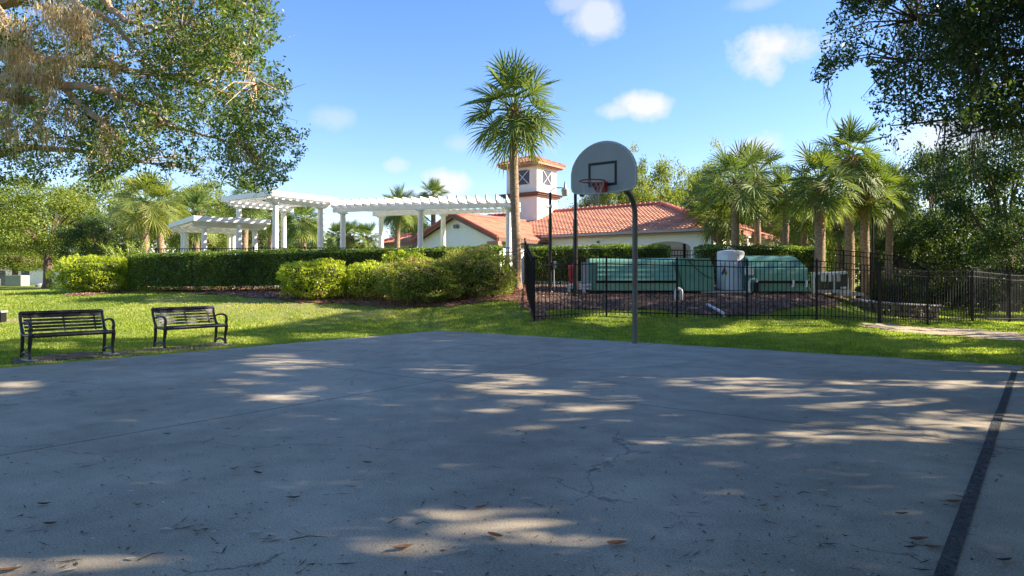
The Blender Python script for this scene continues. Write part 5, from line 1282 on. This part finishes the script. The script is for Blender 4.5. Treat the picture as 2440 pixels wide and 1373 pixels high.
# ------------------------------------------------------------------ moss
def moss(groups, name, parent, m, seed=1, dens=.36):
    rng = np.random.default_rng(seed); V_ = []; A = []
    for (px, py, Y, w, h, n) in groups:
        s = Y/FPX; cx, cy, cz = at(px, py, Y)
        for i in range(int(n*dens)):
            a = np.clip(rng.normal(0,.42),-1,1); x = cx+a*w*s/2; y = cy+rng.normal(0,.12*w*s+.03); L = h*s*rng.uniform(.2,1.0)*(1-.6*abs(a)); z = cz-rng.uniform(0,.35)*h*s
            seg = 5; px_, pz, py2 = x, z, y; wd = .0045+rng.uniform(0,.004); an = rng.uniform(0,math.pi); wx, wy = math.cos(an)*wd, math.sin(an)*wd; t = rng.uniform(0,1)
            for k in range(seg):
                nx = px_+rng.normal(0,.026)-a*w*s*.04; ny = py2+rng.normal(0,.015); nz_ = pz-L/seg; f0 = 1-k/seg*.7; f1 = 1-(k+1)/seg*.7
                V_.append(((px_-wx*f0,py2-wy*f0,pz),(px_+wx*f0,py2+wy*f0,pz),(nx+wx*f1,ny+wy*f1,nz_),(nx-wx*f1,ny-wy*f1,nz_))); A.append(t); px_, pz, py2 = nx, nz_, ny
    o = parent.location; arr = np.array(V_)-np.array([o.x,o.y,o.z]); return fastmesh(name, arr, 4, m, np.array(A), parent)

# ------------------------------------------------------------------ left live oak
def left_oak():
    t = thing('live_oak', 'moss-draped live oak overhanging from the left edge, its leaves filling the upper left', 'tree', (-11.8,12.5,h1(-11.8,12.5)-.05)); o = tuple(t.location); pr = random.Random(3)
    tb = MB(); limb(tb, [(-11.8,12.5,0),(-11.7,12.4,1.2),(-11.5,12.3,2.6)], [.62,.48,.42], pr, 14)
    D = 10.5
    def W_(px, py, Y=D): return at(px, py, Y)
    hub = (-11.5,12.3,2.6)
    L = [([hub, W_(-260,300,11), W_(-120,232), W_(0,232), W_(60,232), W_(108,245)], [.36,.22,.13,.095,.08,.055]),
         ([hub, W_(-200,200,11.5), W_(0,195), W_(60,178), W_(110,192), W_(150,207), W_(215,208), W_(265,218), (W_(300,275))], [.34,.2,.09,.085,.075,.065,.055,.05,.03]),
         ([W_(150,207), W_(190,248), W_(222,278), W_(260,292)], [.055,.045,.042,.02]),
         ([hub, W_(-200,40,12), W_(-20,10), W_(10,40), W_(20,90), W_(60,130)], [.34,.18,.08,.06,.05,.03]),
         ([hub, (-9.5,12.0,6.0), W_(130,-60,11), W_(190,22,10.6), W_(240,35,10.5), W_(275,60), W_(300,90), W_(322,118)], [.34,.24,.12,.055,.05,.045,.035,.02]),
         ([W_(200,105), W_(230,130), W_(260,142), W_(345,185)], [.03,.03,.025,.012]),
         ([W_(240,-20), W_(262,20), W_(300,50), W_(380,70), W_(440,75)], [.06,.05,.04,.028,.014]),
         ([W_(440,75,11), W_(520,92,11), W_(560,150,11), W_(620,210,11)], [.025,.022,.015,.008]),
         ([W_(265,218,11), W_(350,260,11.2), W_(400,300,11.2), W_(520,330,11.3), W_(600,360,11.3)], [.05,.045,.03,.02,.01]),
         ([W_(350,300,11), W_(380,295,11), W_(400,285,11)], [.03,.05,.03]),
         ([W_(0,130,11.5), W_(120,140,11.5), W_(260,160,11.6), W_(420,180,11.7), W_(560,230,11.7)], [.10,.08,.06,.03,.012]),
         ([hub, W_(-150,400,12.5), W_(60,350,12.5), W_(200,360,12.4), W_(330,390,12.3)], [.2,.12,.06,.035,.012]),
         ([W_(300,-120,11.5), W_(420,-80,11.5), W_(540,-20,11.5), W_(620,40,11.5)], [.09,.06,.035,.012])]
    lp = []
    for pts, rr in L:
        limb(tb, pts, rr, pr, 8)
        for a, b in zip(pts, pts[1:]):
            for k in range(6): lp.append(Vector(a).lerp(Vector(b), k/6))
    lp = np.array([tuple(p) for p in lp])
    poly = [(-900,-650),(500,-650),(600,-300),(640,-120),(650,0),(672,50),(680,100),(655,165),(690,205),(712,260),(705,300),(718,360),(712,408),(670,432),(620,455),(560,452),(470,425),(330,425),(220,440),(120,425),(60,440),(0,450),(-900,480)]
    rng = np.random.default_rng(31); C = []
    while len(C) < 1500:
        px, py = rng.uniform(-900,720), rng.uniform(-650,480)
        if not inpoly([px],[py],poly)[0]: continue
        if px < -150 or py < -120:
            if rng.uniform() < .72: continue
        Y = rng.uniform(9.6,13.6); p = at(px, py, Y)
        if mnoise.noise((px*.011, py*.013, Y*.5)) < -.1 and rng.uniform() < .88: continue
        if mnoise.noise((px*.03, py*.034, 4.4)) < -.12 and rng.uniform() < .75: continue
        # thinner lower rim
        if py > 400 and rng.uniform() < .35: continue
        if px < 330 and py < 330 and Y < 11.2 and rng.uniform() < .85: continue
        C.append(p)
    C = np.array(C); cx_, cy_ = ppx(C); w__ = 26*np.sin(cx_*.045+cy_*.03)+14*np.sin(cy_*.11+cx_*.02); C = C[inpoly(cx_+w__+12, cy_+.7*w__, poly)]; ns_ = 15000; si_ = rng.integers(0,len(C),ns_); SC = C[si_]+rng.normal(size=(ns_,3))*np.array([.2,.24,.18]); n = 150000; j_ = rng.integers(0,ns_,n); idx = si_[j_]; P = SC[j_]+rng.normal(size=(n,3))*.042
    px, py = ppx(P); wx_ = 26*np.sin(px*.045+py*.03)+14*np.sin(py*.11+px*.02); ok = inpoly(px+wx_+rng.normal(0,8,n), py+.7*wx_+rng.normal(0,8,n), poly); P = P[ok]; idx = idx[ok]
    tone = rng.normal(0,.14,len(C))[idx]; q = leaves(P, .068, .42, up=.3, rng=rng)
    hi = np.clip((P[:,2]-2)/6,0,1)*.1; v = np.clip(.45+tone+rng.normal(0,.17,len(P)), 0, 1)
    fastmesh('crown', q-np.array(o), 4, 'oak_leaf', v, t)
    for i in range(0, len(C), 2):
        c = C[i]; d = np.linalg.norm(lp-c, axis=1); k = int(np.argmin(d))
        if d[k] > 2.6: continue
        a = Vector(lp[k]); b = Vector(c); mid = a.lerp(b,.5)+Vector((pr.uniform(-.1,.1),pr.uniform(-.1,.1),pr.uniform(-.02,.15))); r0 = .006+.006*d[k]; tb.tube([a,mid,b],[r0,r0*.7,.004],4)
        for j in range(2): e = b+Vector((pr.gauss(0,.2),pr.gauss(0,.2),pr.gauss(0,.15))); tb.tube([b,e],[.005,.002],3)
    obj('trunk', tb, 'bark_warm', t, smooth=True, off=o)
    G = [(40,30,10.3,130,150,420),(30,90,10.2,90,130,260),(130,0,10.2,150,110,500),(180,10,10.1,130,140,700),(205,60,10.1,60,90,260),(80,150,10.3,160,90,380),(20,180,10.3,90,110,260),(110,165,10.3,120,80,300),
         (150,120,10.4,120,90,320),(0,250,10.3,60,110,160),(30,240,10.3,70,120,200),(95,255,10.3,50,120,150),(60,110,10.5,120,80,300),
         (268,140,10.3,50,80,180),(250,270,10.3,70,130,170),(240,300,10.3,40,100,70),(280,300,10.3,30,100,60),(120,205,10.3,60,80,160),(115,300,10.6,40,90,80),(40,300,10.6,60,120,120),(160,240,10.5,40,120,90),(55,320,11,40,90,60),
         (330,0,10.6,60,90,160),(400,30,10.8,70,80,140),(410,350,11,26,80,36),(345,60,10.6,40,60,80),(560,90,11,60,70,60),(310,190,10.8,30,60,40),(420,200,11,30,60,40),(140,330,10.8,30,80,40),(195,270,10.4,36,60,60),(480,40,11,80,60,90),(600,170,11,60,60,50)]
    moss(G, 'spanish_moss', t, 'moss', 5)
    # air plants: small spiky tufts on the limbs
    V_ = []; A = []
    for (px, py, s, mt) in ((253,282,.17,0),(340,138,.12,0),(370,22,.1,0),(262,135,.1,0),(170,228,.1,0),(463,65,.08,0),(605,220,.07,0)):
        c = Vector(at(px, py, 10.2))
        for k in range(46):
            d = Vector((pr.gauss(0,1),pr.gauss(0,1),pr.gauss(.2,.8))).normalized(); w = d.cross(Vector((0,0,1))).normalized()*.005; e = c+d*s*pr.uniform(.6,1.2); V_.append((c-w,c+w,e+w*.2,e-w*.2)); A.append(pr.uniform(.3,1))
    leafmat('air_plant', [(0,(.3,.14,.05)),(.6,(.42,.26,.12)),(1,(.4,.33,.2))], rough=.7)
    fastmesh('air_plants', np.array([[tuple(p) for p in q] for q in V_])-np.array(o), 4, 'air_plant', np.array(A), t)
left_oak()

# ------------------------------------------------------------------ right live oaks: they shade the court
GAPS = [(690,868,110,14),(660,850,60,6),(1060,880,110,14),(670,950,75,11),(1180,893,70,7),(1240,905,60,6),(1180,918,100,8),(1270,936,130,9),(1400,976,120,15),(1560,894,110,7),(1760,912,170,20),(1930,938,150,13),
        (2120,965,230,20),(2330,1005,190,20),(2020,1035,280,13),(2350,925,140,11),(1750,1050,240,14),(2150,912,200,8),(1200,1250,230,42),(940,1305,130,26),(1400,1296,140,20),(220,1345,180,18),(-20,1372,130,40),(20,925,80,18),(1520,1372,150,22),(60,915,60,6),(2330,890,160,5),
        (1420,778,90,6),(1880,785,190,11),(1700,795,90,7),(2300,838,130,6),(2330,792,230,26),(2150,785,120,14),(1480,735,110,9),(1800,735,110,12),(1330,748,60,7),(1620,745,80,6),(1900,712,90,8),(1650,650,60,14),(2150,755,90,12),(1500,655,60,10),(1860,640,60,12),(330,800,150,6),(120,830,70,5),(560,810,80,6),(1150,760,130,4),(800,800,100,5)]  # wanted sun patches; crown leaves shading them are thinned to let light through
SOFT = [(2200,1020,300,40,.7),(1280,965,260,70,.6),(2300,900,160,30,.7),(700,900,250,50,.7),(300,1340,250,30,.6)]
def gap_keep(G):
    px, py = ppx(np.column_stack([G, np.zeros(len(G))])); k = np.ones(len(G)); beh = G[:,1] < .6
    for (cx, cy, rx, ry) in GAPS:
        r = np.sqrt(((px-cx)/rx)**2+((py-cy)/max(ry,8))**2)+.22*np.sin(px*.021*250/rx+cy)*np.sin(py*.09+px*.011); k = np.where(~beh, k*np.clip((r-.8)/.35, 0.26 if cx > 1450 and cy > 860 else 0.10, 1), k)
    return k
def shade_keep(G):
    """probability that foliage whose shadow falls on ground point G is kept"""
    px, py = ppx(np.column_stack([G, np.zeros(len(G))])); beh = G[:,1] < .6
    k = np.ones(len(G)); court = court_sd(G[:,0], G[:,1]) < .1
    lim = np.interp(px, [-500,0,300,560,760,1000,1240,1300,1700,2150,2440,3000],[830,812,812,792,772,742,727,672,660,690,700,700])
    k[(~court) & (py < lim)] = 0.0
    side = (~court) & (px < 560); k[side & (py > lim)] = .4; mid_ = (~court) & (px >= 560) & (px < 1290) & (py > lim); k[mid_] = .62
    enc = (~court) & (px > 1290) & (py < 765); k[enc & (k > 0)] = .6
    k *= gap_keep(G)
    for (cx, cy, rx, ry, fl) in SOFT:
        r = np.sqrt(((px-cx)/rx)**2+((py-cy)/ry)**2); k = np.where((~beh) & (r < 1) & (np.sin(px*.03+py*.1)+np.sin(px*.017-py*.23) > .1), k*fl*.5, k)
    far = (~court) & ((G[:,1] > 25)|(G[:,0] < -10.5)); k[far] = 0
    k[beh] = 1
    return k
RPOLY = [(2010,-60),(1990,10),(1965,55),(1950,100),(1960,135),(1935,165),(1928,195),(1965,200),(1985,205),(2005,170),(2040,150),(2075,165),(2085,205),(2050,235),(2080,265),(2085,310),(2100,350),(2115,390),(2150,420),(2165,380),(2150,345),(2185,300),(2225,300),(2240,340),(2215,375),(2250,400),(2285,370),(2290,320),(2340,300),(2380,330),(2440,320),(2600,320),(2600,-60)]
def right_oaks():
    rng = np.random.default_rng(77); pr = random.Random(8)
    specs = [('live oak hanging in from the right edge, dark leaves and grey moss against the sky', (13.2,9.0), 1, 90000), ('second oak, beyond the right edge, its crown shading the near court', (15.0,-2.0), 2, 60000), ('third oak, added beyond the right edge to shade the lawn before the fence', (22.5,18.5), 3, 60000), ('fourth oak, added unseen behind the camera to darken the near court', (-3.0,-8.5), 4, 0)]  # third and fourth oaks added out of view to darken lawn and near court
    for si, (lab, (tx, ty), sd, nl) in enumerate(specs):
        t = thing('live_oak', lab, 'tree', (tx,ty,h1(tx,ty)-.05)); o = np.array(t.location)
        C = []
        lo, hi = ((-1.0, 22),(-14, 3),(9, 28),(-18, 3.2))[si]
        while len(C) < (1500 if si == 0 else 800):
            X = rng.uniform(1.2, 20) if si < 2 else rng.uniform(13.5, 31) if si == 2 else rng.uniform(-14, 8); Y = rng.uniform(lo, hi); Z = rng.uniform(3.2, 15.5)
            # umbrella-shaped crown round the trunk
            e = ((X-tx)/(12,11,9,11)[si])**2+((Y-ty)/(12.5,10.5,9,11.5)[si])**2+((Z-7.5)/8.2)**2
            if e > 1 or (e < .15): continue
            if mnoise.noise((X*.35, Y*.35, Z*.45+sd*7)) < -.28: continue
            p = np.array([X,Y,Z]); px, py = ppx(p)
            if Y > .4 and (-30 < px[0] < 2470) and (-30 < py[0] < 1400):
                if not inpoly(px, py, RPOLY)[0]: continue
                if not 8 < Y < 15: continue
            C.append(p)
        if si == 0:      # dense part seen in the picture
            for i in range(620):
                while True:
                    px, py = rng.uniform(1925,2600), rng.uniform(-60,430)
                    if inpoly([px],[py],RPOLY)[0]: break
                if mnoise.noise((px*.012, py*.016, 3.1)) < -.02 and rng.uniform() < .93: continue
                if mnoise.noise((px*.035, py*.045, 7.7)) < -.1 and rng.uniform() < .8: continue
                if px < 2200 and py > 140 and rng.uniform() < .35: continue
                C.append(np.array(at(px, py, rng.uniform(9.0,14.5))))
        C = np.array(C); n = (60000,6000,6000,26000)[si]; idx = rng.integers(0,len(C),n); P = C[idx]+rng.normal(size=(n,3))*np.array([.26,.26,.2])
        px, py = ppx(P); inf = (P[:,1] > .4) & (px > -20) & (px < 2460) & (py > -20) & (py < 1390)
        vis = inpoly(px+rng.normal(0,9,n), py+rng.normal(0,9,n), RPOLY)
        Gp = P[:,:2]-SD[None,:2]*(P[:,2]/SD[2])[:,None]; kk = shade_keep(Gp); keep = np.where(inf, vis & (rng.uniform(0,1,n) < .15+.85*gap_keep(Gp)), (rng.uniform(0,1,n) < kk)|(si == 3))
        P = P[keep]; idx = idx[keep]; inf = inf[keep]
        if si == 0:      # sprays of small leaves on the part in view
            a_ = P[inf]; ia = idx[inf]; sel = rng.permutation(len(a_))[:3300]; qx, qy = ppx(a_[sel]); thin = np.clip((qy-210)/90,0,1)*np.clip((2330-qx)/120,0,1); sel = sel[rng.uniform(0,1,len(sel)) > .72*thin]; a_ = a_[sel]; ia = ia[sel]; NL = 27000; j_ = rng.integers(0,len(a_),NL); Pa = a_[j_]+rng.normal(size=(NL,3))*.06; ia = ia[j_]; P = np.concatenate([Pa, P[~inf]]); idx = np.concatenate([ia, idx[~inf]]); inf = np.arange(len(P)) < NL
            px, py = ppx(P); k_ = (~inf)|inpoly(px, py, RPOLY); P = P[k_]; idx = idx[k_]; inf = inf[k_]
        # the rest of the spread: foliage wherever its shadow falls on the shaded ground
        n2 = 420000; G2 = np.stack([rng.uniform(-14,16,n2), rng.uniform(-7,24,n2)],1); z2 = rng.uniform(3.4,15.5,n2); P2 = np.column_stack([G2+SD[None,:2]*(z2/SD[2])[:,None], z2])
        e0 = ((P2[:,0]-13.2)/12)**2+((P2[:,1]-9)/13.5)**2+((P2[:,2]-7.5)/8.6)**2; e1 = ((P2[:,0]-15)/12)**2+((P2[:,1]+2)/12)**2+((P2[:,2]-7.5)/8.6)**2
        e2 = ((P2[:,0]-22.5)/9.5)**2+((P2[:,1]-18.5)/9.5)**2+((P2[:,2]-7.5)/8.6)**2; em = np.argmin(np.stack([e0,e1,e2]), axis=0); mine = (em == si) & ((e0,e1,e2,e2+9)[si] < 1.08)
        px, py = ppx(P2); in2 = (P2[:,1] > .4) & (px > -60) & (px < 2500) & (py > -60) & (py < 1430)
        k2 = mine & ~in2 & (P2[:,0] > .8) & (rng.uniform(0,1,n2) < shade_keep(G2)); P2 = P2[k2]
        P = np.concatenate([P, P2]); idx = np.concatenate([idx, rng.integers(0,len(C),len(P2))]); inf = np.concatenate([inf, np.zeros(len(P2), bool)]); keep = np.ones(len(P), bool); small = inf
        P = P[keep]; idx = idx[keep]; sm = small[keep]
        size = np.where(sm, .078, .25); q = leaves(P, size, .45, up=.45, rng=rng); v = np.clip(.45+rng.normal(0,.16,len(C))[idx]+rng.normal(0,.15,len(P)), 0, 1)
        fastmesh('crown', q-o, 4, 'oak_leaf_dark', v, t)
        tb = MB(); limb(tb, [(tx,ty,-.05),(tx,ty,.6),(tx-.1,ty,2.4)], [.75,.55,.5], pr, 14)
        hub = Vector((tx-.1,ty,2.4)); lp = []
        ends = []
        for k in range(11):
            c = C[pr.randrange(len(C))]; ends.append(c)
        if si == 0: ends += [np.array(at(2080,150,11.5)), np.array(at(2100,30,11)), np.array(at(2180,250,12)), np.array(at(2250,60,11)), np.array(at(2240,330,12.5)), np.array(at(2120,300,12.2))]
        for e_ in ends:
            e_ = Vector(e_); mid = hub.lerp(e_,.5)+Vector((0,0,.1*(e_-hub).length)); 
            w_ = (e_-hub).length*.06; mid += Vector((pr.uniform(-w_,w_),pr.uniform(-w_,w_),pr.uniform(-w_,w_))); q3 = mid.lerp(e_,.5)+Vector((pr.uniform(-w_,w_),pr.uniform(-w_,w_),pr.uniform(-.2,w_))); limb(tb, [hub, hub.lerp(mid,.5)+Vector((0,0,.2)), mid, q3, e_], [.22,.14,.06,.035,.01], pr, 7)
            for k in range(8): lp.append(tuple(hub.lerp(mid, k/8))); lp.append(tuple(mid.lerp(e_, k/8)))
        lp = np.array(lp)
        for i in range(0, len(C), 2):
            c = C[i]; d = np.linalg.norm(lp-c, axis=1); k = int(np.argmin(d))
            if d[k] > 2.2: continue
            a = Vector(lp[k]); b = Vector(c); mid = a.lerp(b,.5)+Vector((0,0,.1)); pm = ppx(np.array([tuple(mid)])); 
            if mid.y > .4 and 0 < pm[0][0] < 2440 and 0 < pm[1][0] < 1373 and not inpoly(pm[0], pm[1], RPOLY)[0]: continue
            tb.tube([a,mid,b],[.01+.006*d[k],.012,.004],4)
        obj('trunk', tb, 'bark', t, smooth=True, off=tuple(o))
        if si == 0:
            G = [(1972,185,11,16,110,30),(2190,-20,11,30,110,60),(2320,60,11,26,330,120),(2300,250,12,80,110,140),(2350,250,12,60,150,120),(2400,260,12,60,120,110),(2420,240,12,40,190,70),(2318,290,12,30,190,90),(2190,330,12,20,110,40),(2130,330,12,14,90,24),(2245,330,12,36,120,60),(2370,260,12,30,130,60),(2270,270,12,50,70,60),(2215,120,11.5,40,80,60),(2310,120,11.5,60,110,90),(2400,90,11.5,60,120,90),(2150,60,11,30,80,40),(2440,150,11.5,50,130,70)]
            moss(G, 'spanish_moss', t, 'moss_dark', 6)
right_oaks()
